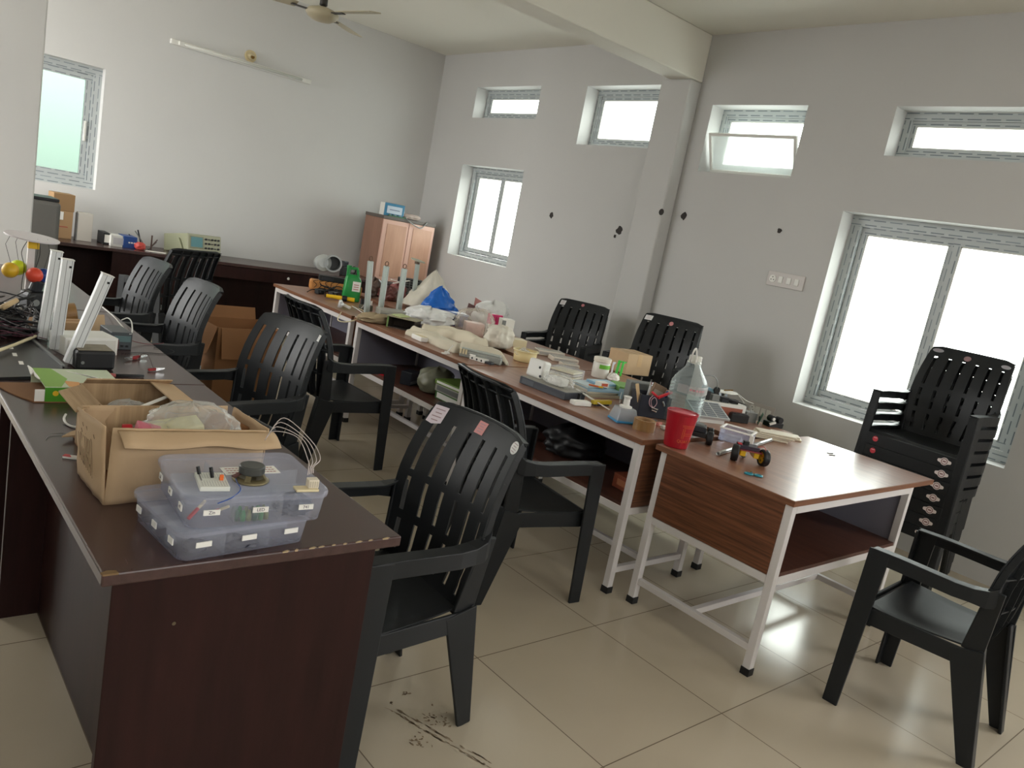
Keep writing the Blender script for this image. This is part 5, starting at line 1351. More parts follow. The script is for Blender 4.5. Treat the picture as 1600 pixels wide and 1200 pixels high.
# white bits at the edge, socket strip
A, rz, w = frame2((694, 551), (712, 563), ZT)
t = thing('white_clip', 'small white plastic clips near the middle table edge', 'clip', A, rz)
MB().box(0, .04, 0, .022, 0, .012).build('base', m_wplastic, t, bevel=.002)
MB().bar((.005, .02, .01), (-.03, .06, .045), .006, .004).build('lever', m_wplastic, t)
MB().box(.035, .055, -.03, .0, 0, .008).build('tab', m_paper, t)
A, rz, w = frame2((733, 560), (762, 569), ZT)
t = thing('socket_strip', 'white socket strip with dark round holes on the middle table edge', 'socket strip', (A.x-.01, A.y-.012, ZT), rz)
MB().box(0, .115, 0, .05, 0, .022).build('body', m_wplastic, t, bevel=.003)
for k in range(3): MB().cyl((.022+.035*k, -.001, .011), (.022+.035*k, .002, .011), .006, .006, 12).build('hole', m_ink, t)
MB().box(.115, .16, .005, .045, .0, .014).build('dark_end', m_dark, t, bevel=.002)
MB().box(-.02, .03, .01, .05, .022, .030).build('cover', m_paper, t, bevel=.002)
# pink boxed bag, white bundle, pink packet
q2 = at(742, 527, ZT); t = thing('clear_bag', 'clear plastic bag holding a pale pink box, leaning on the cream cloth', 'bag', (q2.x+.02, q2.y+.06, ZT), R(-25))
MB().box(-.07, .07, -.05, .05, .0, .10).build('pink_box', mat('pale_pink', rgb(222, 186, 178), .5), t, bevel=.004)
blob_mesh(.27, .20, .20, 71, amp=.22, freq=5, nu=50, nv=22, p=3).build('film', thin('bag_film', (1, 1, .98, 1), .24, (226, 218, 208), .25), t, smooth=True)
q2 = at(765, 518, ZT); bag('white_bag', 'white crumpled bag behind the pink packet', 'bag', (q2.x+.12, q2.y+.16, ZT), (.30, .24, .22), m_wbag2, 72, amp=.2, nu=50, nv=22)
A = at(768, 524, ZT); t = thing('pink_packet', 'bright pink packet standing on the white bundle', 'packet', (A.x+.02, A.y+.02, ZT+.085), R(-22))
MB().box(-.055, .055, -.02, .02, .0, .075).build('body', mat('magenta_card', rgb(206, 46, 104), .45), t, bevel=.002)
MB().box(-.055, .055, -.021, .021, -.085, .0).build('white_base', m_paper, t)
for k in range(4): MB().box(-.04+.02*k, -.032+.02*k, -.0212, -.02, .02, .06).build('print_bar', mat('magenta_dark', rgb(160, 30, 80), .5), t)
q2 = at(778, 545, ZT); bag('white_bag', 'tall white crumpled bag at the right end of the grey case', 'bag', (q2.x+.02, q2.y+.03, ZT), (.20, .18, .155), m_wbag, 73, amp=.16, freq=3, nu=50, nv=24)
A = at(790, 535, ZT); t = boxthing('white_carton', 'white carton with grey corner behind the tall white bag', 'box', (A.x, A.y+.08, ZT), R(-20), .10, .08, .16, m_paper, .003)
MB().box(.0, .03, -.002, 0, .11, .15).build('grey_mark', m_grey, t)
A = at(800, 545, ZT); t = boxthing('white_carton', 'low pale carton between the white bag and the cream pot', 'box', (A.x+.01, A.y+.10, ZT), R(-20), .17, .10, .055, m_cream, .003)
MB().box(.01, .16, .02, .03, .0551, .0556).build('tape_strip', m_paper, t)
# red-brown open box, white pole
p = at(735, 500, ZT); t = thing('red_box', 'red-brown open box standing at the back of the middle tables', 'box', (4.02, 5.02, ZT), R(20))
m_rb = mat('red_brown', rgb(150, 92, 84), .5); m_rbd = mat('red_brown_dark', rgb(84, 34, 34), .5)
MB().prism([(0, 0), (.12, 0), (.14, .14), (.02, .14)], 0, .005).build('base', m_rbd, t)
MB().quad((.0, .0, .0), (.11, .0, .0), (.13, .02, .17), (.05, .02, .13)).build('front_panel', m_rb, t, solid=.005)
MB().quad((.11, 0, 0), (.14, .14, 0), (.15, .14, .20), (.13, .02, .17)).build('side_panel', m_rb, t, solid=.005)
MB().quad((.0, 0, 0), (.02, .14, 0), (.06, .14, .15), (.05, .02, .13)).build('back_panel', m_rbd, t, solid=.005)
a, b = at(716, 483, ZT+.06), at(738, 494, ZT+.06); o = MB().cyl(a+Vector((-.06, .06, 0)), b+Vector((.0, .0, -.02)), .012, .012, 12).build('white_pole', m_wplastic, smooth=True); tag(o, 'white pole lying between the blue bag and the red-brown box', 'pole')

# ================================================================== NEAR LAB TABLES (books, chargers)
q = at(823, 567, ZT); t = thing('cream_pot', 'cream plastic pot with a torn rim', 'pot', q+Vector((.02, .05, 0))); t.scale = (1.28, 1.28, 1.1)
MB().lathe([(0, 0), (.052, 0), (.056, .004), (.060, .064), (.057, .064), (.053, .008), (0, .006)], 32).build('pot_wall', mat('cream_pot', rgb(220, 200, 148), .5), t, smooth=True)
MB().lathe([(.056, .060), (.066, .062), (.066, .067), (.056, .067)], 32).build('rim', mat('cream_rim', rgb(228, 214, 170), .5), t)
bag('film_scrap', 'clear film scrap in the cream pot', 'film', (q.x, q.y+.05, ZT+.02), (.10, .09, .06), m_bag, 81, amp=.3)
# flat dark box with charger and bag on it
A, rz, w = frame2((811, 598), (888, 628), ZT)
t = boxthing('flat_dark_box', 'flat dark blue-grey box at the table edge under the white charger', 'box', (A.x, A.y, ZT), rz, .345, .16, .040, mat('slate_box', rgb(52, 56, 64), .4), .003)
MB().box(.02, .11, -.001, .001, .008, .033).build('label_panel', mat('slate_label', rgb(84, 90, 98), .5), t)
MB().box(.004, .34, .004, .156, .040, .0425).build('lid_sheet', mat('grey_sheet', rgb(150, 146, 136), .5), t)
fbx = lambda x, y, z: Vector((A.x+x*math.cos(rz)-y*math.sin(rz), A.y+x*math.sin(rz)+y*math.cos(rz), ZT+z))
t = thing('white_charger', 'white square charger brick standing on the flat dark box', 'charger', fbx(-.022, .055, .0428), rz+R(4)); t.scale = (1.02, 1.02, 1.04)
tb = Matrix.Rotation(R(-8), 4, 'X')
MB().box(0, .115, 0, .06, 0, .098, tb).build('body', m_wplastic, t, bevel=.012, bseg=3)
MB().cyl(tb @ Vector((.088, -.001, .060)), tb @ Vector((.088, .002, .060)), .007, .007, 16).build('socket', m_ink, t)
MB().cyl(tb @ Vector((.105, -.002, .016)), tb @ Vector((.105, .002, .016)), .007, .007, 16).build('plug', m_black, t)
t = thing('clear_bag', 'clear bag with white adapter lying on the flat dark box', 'bag', fbx(.215, .075, .0428), rz)
MB().box(-.06, .045, -.03, .03, .004, .045).build('adapter', m_wplastic, t, bevel=.006)
blob_mesh(.19, .10, .070, 83, amp=.22, freq=4, nu=50, nv=20).build('film', m_bag, t, smooth=True)
# clear box with stacked plates, flat trays behind
A2, rz2, w = frame2((868, 596), (916, 610), ZT)
t = thing('clear_box', 'clear plastic box of stacked pale plates beside the white jar', 'box', (A2.x-.03, A2.y+.05, ZT), rz2)
MB().box(0, .17, 0, .15, 0, .085).build('shell', m_clear, t, bevel=.008)
for k in range(5): MB().box(.01, .16, .01, .14, .006+.015*k, .014+.015*k).build('plate', (m_cream, mat('pale_card', rgb(206, 196, 184), .6))[k % 2], t)
for k, (pp, ww, dd, hh, lab) in enumerate((((845, 556), .20, .11, .035, 'pale flat case in clear wrap behind the cream pot'), ((868, 566), .19, .11, .03, 'second pale flat case overlapping the first'), ((884, 575), .12, .09, .022, 'small pale case at the end of the flat cases'))):
    q2 = at(*pp, ZT); t = boxthing('flat_case', lab, 'case', (q2.x, q2.y+.03, ZT), R(-24), ww, dd, hh, mat('pale_case', rgb(208, 198, 184), .4), .006, 'pale flat cases behind the cream pot')
    MB().box(.01, ww-.01, -.001, .0, hh*.3, hh*.75).build('clear_side', m_clear, t)
    MB().box(.01, ww-.01, .01, dd-.01, hh, hh+.003).build('film_top', m_bag, t)
# white jar with green label
q = at(945, 594, ZT); t = thing('white_jar', 'white plastic jar with green label and ribbed lid', 'jar', q+Vector((.02, .07, 0)))
MB().lathe([(0, 0), (.050, 0), (.054, .006), (.055, .095), (.050, .102), (0, .103)], 36).build('jar_body', mat('jar_white', rgb(214, 212, 204), .35), t, smooth=True)
MB().lathe([(.050, .102), (.056, .104), (.057, .112), (.055, .114), (.057, .118), (.057, .126), (.053, .130), (0, .131)], 36).build('lid', mat('lid_white', rgb(226, 220, 206), .4), t, smooth=False)
lb = MB(); n = 14
for k in range(n):
    a0, a1 = R(-150+90*k/n), R(-150+90*(k+1)/n)
    lb.quad((.0562*math.cos(a0), .0562*math.sin(a0), .064), (.0562*math.cos(a1), .0562*math.sin(a1), .064), (.0562*math.cos(a1), .0562*math.sin(a1), .090), (.0562*math.cos(a0), .0562*math.sin(a0), .090))
lb.build('green_label', mat('label_green', rgb(104, 176, 52), .5), t, solid=.0006)
# plain cardboard box
A, rz, w = frame2((945, 590), (1012, 606), ZT)
q2 = at(976, 585, ZT); t = thing('cardboard_box', 'plain cardboard box on the window-side table in front of the stacked chairs', 'box', (q2.x, q2.y, ZT), R(-8))
MB().box(0, .22, 0, .20, 0, .145).build('carton_body', m_kraft, t, bevel=.002)
MB().box(.09, .13, 0, .20, .1451, .1456).build('tape_strip', mat('tape_tan', rgb(196, 164, 124), .3), t)
MB().box(.09, .13, -.0006, 0, .06, .145).build('tape_end', mat('tape_tan', rgb(196, 164, 124), .3), t)
# books and booklets pile
A, rz, w = frame2((924, 622), (996, 626), ZT)
pile = [(0, 0, .20, .15, .018, (168, 160, 136), 'grey-cream booklet at the bottom of the book pile', 0), (.0, .004, .205, .15, .012, (206, 198, 178), 'cream booklet second from the bottom of the book pile', 3), (-.004, .006, .20, .15, .014, (150, 186, 206), 'pale blue booklet with white label in the book pile', -2), (.02, .03, .20, .14, .010, (198, 212, 216), 'white and blue booklet on top of the book pile', 8)]
z = ZT
for k, (x, y, ww, dd, hh, c, lab, a) in enumerate(pile):
    t = boxthing('booklet', lab, 'booklet', (A.x+x-.01, A.y+y+.02, z), rz+R(a), ww*1.15, dd, hh-.003, m_paper, .0005, 'booklets piled on the near lab table'); ww *= 1.15
    MB().box(-.001, ww+.001, -.001, dd+.001, hh-.003, hh-.001).build('cover', mat('cover_%d' % k, rgb(*c), .4), t)
    MB().box(-.001, ww+.001, -.0012, -.0, .001, hh-.004).build('spine', mat('cover_%d' % k, rgb(*c), .4), t)
    z += hh
zp = z
t = boxthing('blue_booklet', 'light blue booklet leaning at the right of the book pile', 'booklet', (A.x+.11, A.y+.06, zp), rz+R(4), .16, .11, .012, mat('sky_blue', rgb(140, 178, 204), .4), .001)
MB().box(.0, .16, .0, .11, .0121, .0126).build('cover', mat('sky_blue_pale', rgb(172, 204, 220), .4), t)
t = boxthing('white_carton', 'small white carton with orange label on the book pile', 'box', (A.x+.085, A.y+.03, zp), rz-R(2), .06, .05, .026, m_paper, .001)
MB().box(.008, .05, -.001, 0, .006, .022).build('orange_label', mat('label_orange', rgb(206, 96, 66), .5), t)
t = thing('cutter', 'orange and yellow cutter knife lying on the book pile', 'cutter', (A.x+.035, A.y+.03, zp+.004), rz+R(-42))
MB().bar((-.03, 0, .004), (.025, 0, .004), .012, .008).build('orange_grip', mat('cutter_orange', rgb(206, 96, 36), .4), t, bevel=.002)
MB().bar((.025, 0, .004), (.05, 0, .004), .012, .009).build('yellow_grip', m_yellow, t, bevel=.002)
MB().bar((.05, 0, .004), (.07, 0, .004), .008, .003).build('dark_tip', m_dark, t)
# green sheets and clips behind
A3 = at(990, 590, ZT); t = boxthing('green_folder', 'light green folder lying behind the book pile', 'folder', (3.32, 2.78, ZT), R(-30), .24, .17, .07, mat('folder_green', rgb(120, 168, 88), .45), .003)
MB().box(.0, .24, -.001, .0, .0, .06).build('blue_sheet', mat('sky_blue_pale', rgb(172, 204, 220), .4), t)
for k, (px, py, c) in enumerate(((968, 590, (64, 190, 64)), (975, 592, (74, 200, 76)), (960, 594, (210, 214, 220)))):
    q2 = at(px, py, ZT); t = thing('marker_pen', ('bright green clip behind the white jar', 'bright green peg behind the book pile', 'pale grey peg beside the bright green clips')[k], 'clip', (q2.x+.05, q2.y+.08, ZT), R(20*k))
    MB().bar((0, 0, .0), (.01, 0, .10), .018, .012, up=(0, 1, 0)).build('body', mat('peg_%d' % k, rgb(*c), .4), t, bevel=.003)
    MB().bar((.008, 0, .085), (.035, -.01, .095), .010, .006).build('jaw', mat('peg_%d' % k, rgb(*c), .4), t)
q2 = at(963, 598, ZT); bag('white_cotton', 'small white crumpled tissue by the white jar', 'tissue', (q2.x+.02, q2.y+.05, ZT), (.08, .07, .05), m_paper, 84, amp=.25)
# yellow net, white box, white stick
A, rz, w = frame2((926, 634), (968, 634), ZT)
t = thing('yellow_strip', 'yellow perforated strip below the book pile', 'strip', (A.x, A.y-.005, ZT), rz)
MB().box(0, .14, 0, .024, .008, .028).build('body', mat('mustard', rgb(184, 160, 36), .5, var=.2, vscale=80), t, bevel=.002)
MB().box(.02, .12, .0, .05, .0, .0075).build('dark_base', m_dark, t)
A, rz, w = frame2((897, 634), (936, 637), ZT)
t = boxthing('white_case', 'small white glossy case at the table edge', 'case', (A.x, A.y, ZT), rz, .105, .05, .022, m_wplastic, .004)
MB().box(.004, .10, .004, .046, .022, .0235).build('lid', m_paper, t, bevel=.001)
a, b = at(900, 608, ZT+.045), at(952, 640, ZT+.005)
t = thing('white_stick', 'white plastic stick slanting over the table edge', 'stick', a)
MB().bar((0, 0, 0), (b-a)*.55, .014, .006).build('wide_part', m_wplastic, t, bevel=.001)
MB().bar((b-a)*.5, b-a, .009, .004).build('narrow_part', m_paper, t, bevel=.001)
A, rz, w = frame2((885, 622), (905, 628), ZT)
t = boxthing('small_carton', 'black and white small carton at the right end of the flat dark box', 'box', (A.x+.01, A.y+.01, ZT), rz+R(12), .07, .05, .036, m_black, .002)
MB().box(.0, .03, -.001, .0, .004, .033).build('white_patch', m_paper, t)
# clear lamp base
q = at(980, 662, ZT); t = thing('clear_lamp', 'clear square lamp with blue base and white neck', 'lamp', (q.x+.01, q.y+.04, ZT), R(-22)); t.scale = (1.18, 1.18, 1.18)
MB().box(-.05, .05, -.045, .045, 0, .010).build('blue_base', mat('lamp_blue', rgb(64, 140, 188), .35), t, bevel=.003)
lo, hi = (.048, .010), (.036, .060); mb = MB(); v = []
for s_, z_ in (lo, hi):
    v.append([mb.b.verts.new((i*s_, j*s_*.9, z_)) for i, j in ((-1,-1),(1,-1),(1,1),(-1,1))])
for i in range(4): mb.b.faces.new((v[0][i], v[0][(i+1) % 4], v[1][(i+1) % 4], v[1][i]))
mb.b.faces.new(v[1]); mb.build('clear_cover', thin('lamp_clear', (.9, .92, .94, 1), .35, (206, 210, 214), .15), t, bevel=.004)
MB().box(-.025, .025, -.025, .025, .011, .04).build('lamp_board', mat('lamp_grey', rgb(150, 152, 160), .4), t, bevel=.002)
MB().lathe([(0, .060), (.026, .060), (.026, .066), (.014, .070), (.013, .095), (.018, .106), (.016, .107), (0, .100)], 24).build('neck', m_wplastic, t, smooth=False)
cable('white_wire', 'thin white wire arching behind the clear lamp', 'wire', [at(968, 630, ZT+.02), at(972, 612, ZT+.04), at(985, 602, ZT+.06), at(1000, 600, ZT+.07), at(1010, 605, ZT+.08)], .0016, m_wplastic)
# brown tape roll
q = at(1012, 676, ZT); t = thing('tape_roll', 'brown parcel tape roll lying at the front corner of the table', 'tape', q+Vector((.02, .045, 0))); t.scale = (1.12, 1.12, 1.05)
MB().lathe([(.040, 0), (.047, 0), (.047, .048), (.040, .048), (.040, 0)], 36).build('roll', mat('parcel_tape', rgb(146, 112, 70), .35), t, smooth=False)
MB().lathe([(.037, 0), (.0402, 0), (.0402, .048), (.037, .048), (.037, 0)], 36).build('core', m_card, t)
# navy bin with tools
A, rz, w = frame2((1003, 655), (1058, 652), ZT)
t = thing('navy_bin', 'dark navy open box stuffed with tools behind the clear lamp', 'box', (A.x+.028, A.y+.058, ZT), R(-28))
MB().box(0, .17, 0, .004, 0, .115).box(0, .17, .126, .13, 0, .115).box(0, .004, 0, .13, 0, .115).box(.166, .17, 0, .13, 0, .115).box(0, .17, 0, .13, 0, .004).build('bin_wall', m_navy, t, bevel=.001)
NB = t.location.copy(); nr = R(-28)
nb = lambda x, y, z: NB+Vector((x*math.cos(nr)-y*math.sin(nr), x*math.sin(nr)+y*math.cos(nr), z))
G2 = 'tools in the navy bin'
t = thing('card_piece', 'brown card piece standing in the navy bin', 'card', nb(.09, .07, .06), nr+R(10), G2); MB().box(-.03, .05, 0, .02, 0, .11, Matrix.Rotation(R(18), 4, 'Y')).build('panel', mat('dusty_brown', rgb(128, 104, 82), .7), t, bevel=.002); MB().box(-.02, .04, -.001, 0, .03, .08, Matrix.Rotation(R(18), 4, 'Y')).build('grey_face', mat('dusty_grey', rgb(150, 140, 126), .6), t)
t = thing('pliers', 'red handled pliers in the navy bin', 'pliers', nb(.10, .0, .115), nr, G2)
MB().bar((-.05, -.005, .02), (.02, .01, -.02), .012, .012).build('red_handle', m_red, t, bevel=.003); MB().bar((-.01, .0, -.005), (.07, .02, .03), .016, .012).build('red_handle', m_red, t, bevel=.003); MB().bar((.02, .0, -.02), (.035, -.002, -.045), .014, .01).build('jaw', m_chrome, t, bevel=.002)
t = thing('wooden_stick', 'pale stick poking out of the navy bin', 'stick', nb(.01, .03, .06), nr, G2); MB().bar((0, 0, 0), (-.035, 0, .10), .016, .008, up=(0, 1, 0)).build('blade', mat('pale_wood', rgb(206, 178, 136), .5), t); MB().bar((0, 0, -.02), (0, 0, .0), .014, .008, up=(0, 1, 0)).build('grip', m_cream, t)
t = thing('wooden_stick', 'steel grey rod poking out of the navy bin, beside the brown card', 'rod', nb(.05, .05, .06), nr, G2); MB().bar((0, 0, 0), (.01, 0, .115), .008, .008, up=(0, 1, 0)).build('rod', m_alu, t); MB().cyl((.01, 0, .10), (.012, 0, .118), .009, .009, 10).build('knob', m_chrome, t)
t = thing('blue_tool', 'blue handled tool at the right of the navy bin', 'tool', nb(.15, .08, .06), nr, G2); MB().bar((0, 0, 0), (.03, 0, .075), .02, .014, up=(0, 1, 0)).build('blue_handle', m_blue, t, bevel=.004); MB().bar((-.01, 0, -.02), (0, 0, 0), .01, .008, up=(0, 1, 0)).build('shaft', m_grey, t)
cable('looped_wire', 'pink and grey looped wires hanging over the navy bin', 'wire', [nb(.06, -.002, .115), nb(.04, -.02, .10), nb(.045, -.022, .07), nb(.07, -.02, .06), nb(.085, -.015, .085), nb(.07, -.012, .11), nb(.05, -.02, .095), nb(.06, -.02, .065), nb(.09, -.02, .05)], .002, mat('pale_pink_wire', rgb(186, 150, 156), .5))
t = thing('chrome_clip', 'chrome claw clip hanging over the navy bin edge', 'clip', nb(.075, -.014, .045), nr); MB().bar((-.015, -.005, .012), (.02, -.006, .006), .012, .008).build('jaw', m_chrome, t, bevel=.002); MB().bar((-.012, -.005, .0), (.016, -.006, -.006), .010, .006).build('jaw', m_chrome, t, bevel=.002)
t = boxthing('grey_case', 'translucent grey case on the table behind the navy bin', 'case', nb(.01, .19, 0), nr, .15, .08, .14, mat('smoke_grey', rgb(120, 122, 120), .3), .006); MB().box(.0, .15, -.001, 0, .11, .135).build('lid', m_grey, t)
# oddments below the bin
for k, (px, py, c, lab) in enumerate(((1032, 668, (196, 120, 108), 'small pinkish part between tape roll and jug'), (1025, 664, (92, 86, 84), 'small dark grey part by the tape roll'), (1040, 674, (224, 222, 216), 'white clip beside the jug foot'))):
    q2 = at(px, py, ZT); t = thing('small_part', lab, 'part', q2+Vector((.02, .03, 0)), R(30*k), 'oddments by the water jug'); MB().box(-.016, .018, -.01, .01, 0, .018).build('body', mat('odd_%d' % k, rgb(*c), .5), t, bevel=.003); MB().bar((.01, 0, .01), (.035, .008, .012), .006, .004).build('tab', mat('odd_%d' % k, rgb(*c), .5), t)

# ================================================================== NEAREST LAB TABLE
# water jug
q = at(1078, 668, ZQ)
t = thing('water_jug', 'large clear water jug with handle loop, half full', 'jug', (q.x+.03, q.y+.085, ZQ), R(20)); t.scale = (1.14, 1.14, 1.02)
m_pet = thin('clear_pet', (.93, .96, .95, 1), .13, (214, 222, 222), .08)
pr = [(0, .004), (.060, 0), (.075, .006)]
for k in range(11):
    z0 = .012+.018*k; pr += [(.0785, z0), (.0785, z0+.010), (.0755, z0+.014)]
pr += [(.0775, .212), (.066, .24), (.036, .288), (.029, .302), (.028, .325)]
MB().lathe(pr, 36, power=3.2).build('jug_body', m_pet, t, smooth=True)
MB().lathe([(0, .006), (.058, .006), (.071, .012), (.073, .15), (0, .1501)], 36, power=3.2).build('water', thin('water', (.82, .87, .87, 1), .10, (170, 182, 184), .02), t, smooth=True)
MB().lathe([(0, .350), (.026, .350), (.029, .346), (.029, .322), (.031, .318), (.031, .312), (.0, .312)], 28).build('cap', mat('cap_clear_white', rgb(206, 206, 196), .35), t, smooth=False)
MB().tube(spl([(-.03, .01, .318), (-.055, .004, .335), (-.078, -.005, .372), (-.074, -.01, .392), (-.054, -.01, .386), (-.036, -.012, .35), (-.028, -.012, .320)], 6), .004, 7).build('handle_loop', m_wplastic, t, smooth=True)
MB().bar((.03, 0, .325), (.095, .01, .332), .005, .003).build('pull_tab', m_wplastic, t)
lb = MB(); n = 26
def sq(a, r, p=3.2):
    cx, cy = math.cos(a), math.sin(a); k = (abs(cx)**p+abs(cy)**p)**(-1/p); return r*k*cx, r*k*cy
for k in range(n):
    a0, a1 = R(-200+170*k/n), R(-200+170*(k+1)/n); x0_, y0_ = sq(a0, .0795); x1_, y1_ = sq(a1, .0795)
    lb.quad((x0_, y0_, .165), (x1_, y1_, .165), (x1_, y1_, .208), (x0_, y0_, .208))
lb.build('clear_label', thin('label_film', (1, 1, 1, 1), .35, (206, 200, 198), .3), t, smooth=True)
pk = MB()
for k in range(6):
    a0 = R(-160+9*k); x0_, y0_ = sq(a0, .0802); a1 = a0+R(6); x1_, y1_ = sq(a1, .0802); pk.quad((x0_, y0_, .184), (x1_, y1_, .184), (x1_, y1_, .194), (x0_, y0_, .194))
pk.build('label_print', mat('faded_pink', rgb(200, 140, 146), .5), t)
# red cup
q = at(1070, 703, ZQ); t = thing('red_cup', 'red tapered cup with lid and gold lettering', 'cup', (q.x, q.y+.055, ZQ), R(-8)); t.scale = (1.42, 1.42, 1.42)
m_cup = mat('cup_red', rgb(160, 18, 34), .35); m_gold = mat('gold_print', rgb(200, 92, 44), .4)
MB().lathe([(0, 0), (.036, 0), (.038, .003), (.0485, .108), (.050, .110), (.050, .114), (.047, .115), (.046, .110), (.0, .108)], 40).build('cup_wall', m_cup, t, smooth=False)
MB().lathe([(0, .1085), (.043, .1085), (.0435, .112), (0, .1095)], 40).build('lid', mat('lid_pink', rgb(206, 92, 104), .35), t, smooth=True)
def cup_r(z): return .038+.0105*z/.108
ln = MB()
for (z, a0, a1) in ((.078, -125, -50), (.074, -125, -50), (.070, -118, -60), (.052, -112, -62), (.046, -112, -62)):
    for k in range(10):
        b0, b1 = R(a0+(a1-a0)*k/10), R(a0+(a1-a0)*(k+1)/10); r_ = cup_r(z)+.0005
        ln.quad((r_*math.cos(b0), r_*math.sin(b0), z), (r_*math.cos(b1), r_*math.sin(b1), z), (r_*math.cos(b1), r_*math.sin(b1), z+.0012), (r_*math.cos(b0), r_*math.sin(b0), z+.0012))
b0, b1 = R(-112), R(-106)
for a_ in (-120, -113): ln.quad(*[((cup_r(z)+.0006)*math.cos(R(b)), (cup_r(z)+.0006)*math.sin(R(b)), z) for b, z in ((a_, .036), (a_+2, .036), (a_+2, .068), (a_, .068))])
ln.build('gold_lines', m_gold, t)
for k, ch in enumerate('QUAKERS'):
    a = R(-128+13*k); z = .026; r_ = cup_r(z)+.0008
    mtx = Matrix.Translation((r_*math.cos(a), r_*math.sin(a), z)) @ Matrix.Rotation(a+PI/2, 4, 'Z') @ FRONT
    text(ch, .013, m_gold, t, mtx, 'gold_letter')
# black toy car behind the cup
q = at(1105, 698, ZQ); t = thing('toy_car', 'black robot car chassis behind the red cup', 'robot', (q.x+.045, q.y+.09, ZQ), R(35))
MB().box(-.06, .06, -.035, .035, .028, .050).build('chassis', m_black, t, bevel=.004)
MB().box(-.045, .04, -.028, .028, .050, .075).build('battery_box', m_dark, t, bevel=.003)
MB().box(-.02, .03, -.015, .02, .075, .082).build('circuit', m_grey, t)
for x in (-.045, .045):
    for s_ in (-1, 1):
        wh = MB().lathe([(.012, -.014), (.030, -.014), (.033, -.008), (.033, .008), (.030, .014), (.012, .014)], 24, mtx=Matrix.Translation((x, s_*.052, .033)) @ Matrix.Rotation(PI/2, 4, 'X')).build('wheel', m_black, t)
        MB().lathe([(0, -.010), (.0122, -.010), (.0122, .010), (0, .010)], 16, mtx=Matrix.Translation((x, s_*.052, .033)) @ Matrix.Rotation(PI/2, 4, 'X')).build('hub', m_grey, wh)
# clear box and fittings
A, rz, w = frame2((1127, 688), (1168, 700), ZQ)
t = thing('clear_box', 'clear empty plastic box with white rim behind the yellow wheeled robot', 'box', (A.x, A.y+.02, ZQ), rz)
mb = MB(); mb.box(0, .15, 0, .002, 0, .06).box(0, .15, .118, .12, 0, .06).box(0, .002, 0, .12, 0, .06).box(.148, .15, 0, .12, 0, .06).box(0, .15, 0, .12, 0, .002)
mb.build('shell', m_milky, t)
MB().box(-.004, .154, -.004, .006, .058, .066).box(-.004, .154, .114, .124, .058, .066).box(-.004, .006, .006, .114, .058, .066).box(.144, .154, .006, .114, .058, .066).build('rim', m_paper, t, bevel=.002)
MB().box(.145, .165, -.004, .01, .0, .06).build('white_post', m_wplastic, t)
MB().box(.02, .10, .02, .08, .003, .03).build('grey_insert', m_bag, t, bevel=.006)
# solar panel
A, rz, w = frame2((1103, 672), (1157, 676), ZQ)
t = thing('solar_panel', 'framed grey solar panel propped behind the red cup', 'solar panel', (A.x+.08, A.y+.13, ZQ+.03), R(-24))
tp = Matrix.Rotation(R(20), 4, 'X')
MB().box(0, .20, 0, .15, 0, .010, tp).build('panel', mat('solar_cell', rgb(110, 116, 122), .25), t)
fr = MB(); fr.box(-.004, .204, -.004, .004, 0, .012, tp).box(-.004, .204, .146, .154, 0, .012, tp).box(-.004, .004, .004, .146, 0, .012, tp).box(.196, .204, .004, .146, 0, .012, tp); fr.build('frame', m_alu, t)
gl = MB()
for k in range(1, 3): gl.box(.0667*k-.001, .0667*k+.001, .004, .146, .010, .0106, tp)
for k in range(1, 7): gl.box(.004, .196, .021*k-.0004, .021*k+.0004, .010, .0104, tp)
gl.build('grid_lines', m_paper, t)
MB().box(.01, .19, .02, .13, -.03, -.001).build('support', m_wplastic, t)
MB().box(.08, .12, .055, .095, -.001, .018).build('back_box', m_black, t)
# white gripper arm
q = at(1150, 650, ZQ); t = thing('robot_gripper', 'white and blue-grey robot gripper lying over the solar panel', 'robot', (q.x+.16, q.y+.26, ZQ), R(-25))
MB().box(-.04, .03, -.03, .03, 0, .075).build('base_servo', m_black, t, bevel=.004)
MB().bar((-.02, 0, .07), (-.12, -.02, .10), .030, .022).build('blue_grey_arm', mat('steel_blue', rgb(110, 142, 158), .4), t, bevel=.004)
MB().prism([(-.03, -.03), (.06, -.05), (.13, -.02), (.15, .03), (.11, .07), (.02, .05)], .078, .084).build('white_plate', m_wplastic, t, bevel=.001)
MB().bar((.06, 0, .084), (.02, -.07, .02), .014, .006).bar((.02, -.07, .02), (.05, -.10, .012), .012, .006).build('claw', mat('pale_blue_white', rgb(200, 212, 224), .4), t, bevel=.001)
MB().bar((.0, -.02, .084), (-.02, -.08, .03), .014, .006).build('claw', mat('pale_blue_white', rgb(200, 212, 224), .4), t, bevel=.001)
MB().bar((.05, .02, .088), (.10, .0, .10), .012, .006).build('brass_link', mat('brass', rgb(120, 90, 40), .4, metal=.8), t)
MB().cyl((-.03, -.035, .09), (-.03, -.02, .09), .02, .02, 16).build('servo_horn', m_black, t)
cable('grey_cable', 'grey cable curving over the robot gripper', 'cable', [(t.location.x-.05, t.location.y-.02, ZQ+.10), (t.location.x-.07, t.location.y-.02, ZQ+.15), (t.location.x-.10, t.location.y, ZQ+.175), (t.location.x-.2, t.location.y+.02, ZQ+.17)], .003, m_grey)
RX = t.location
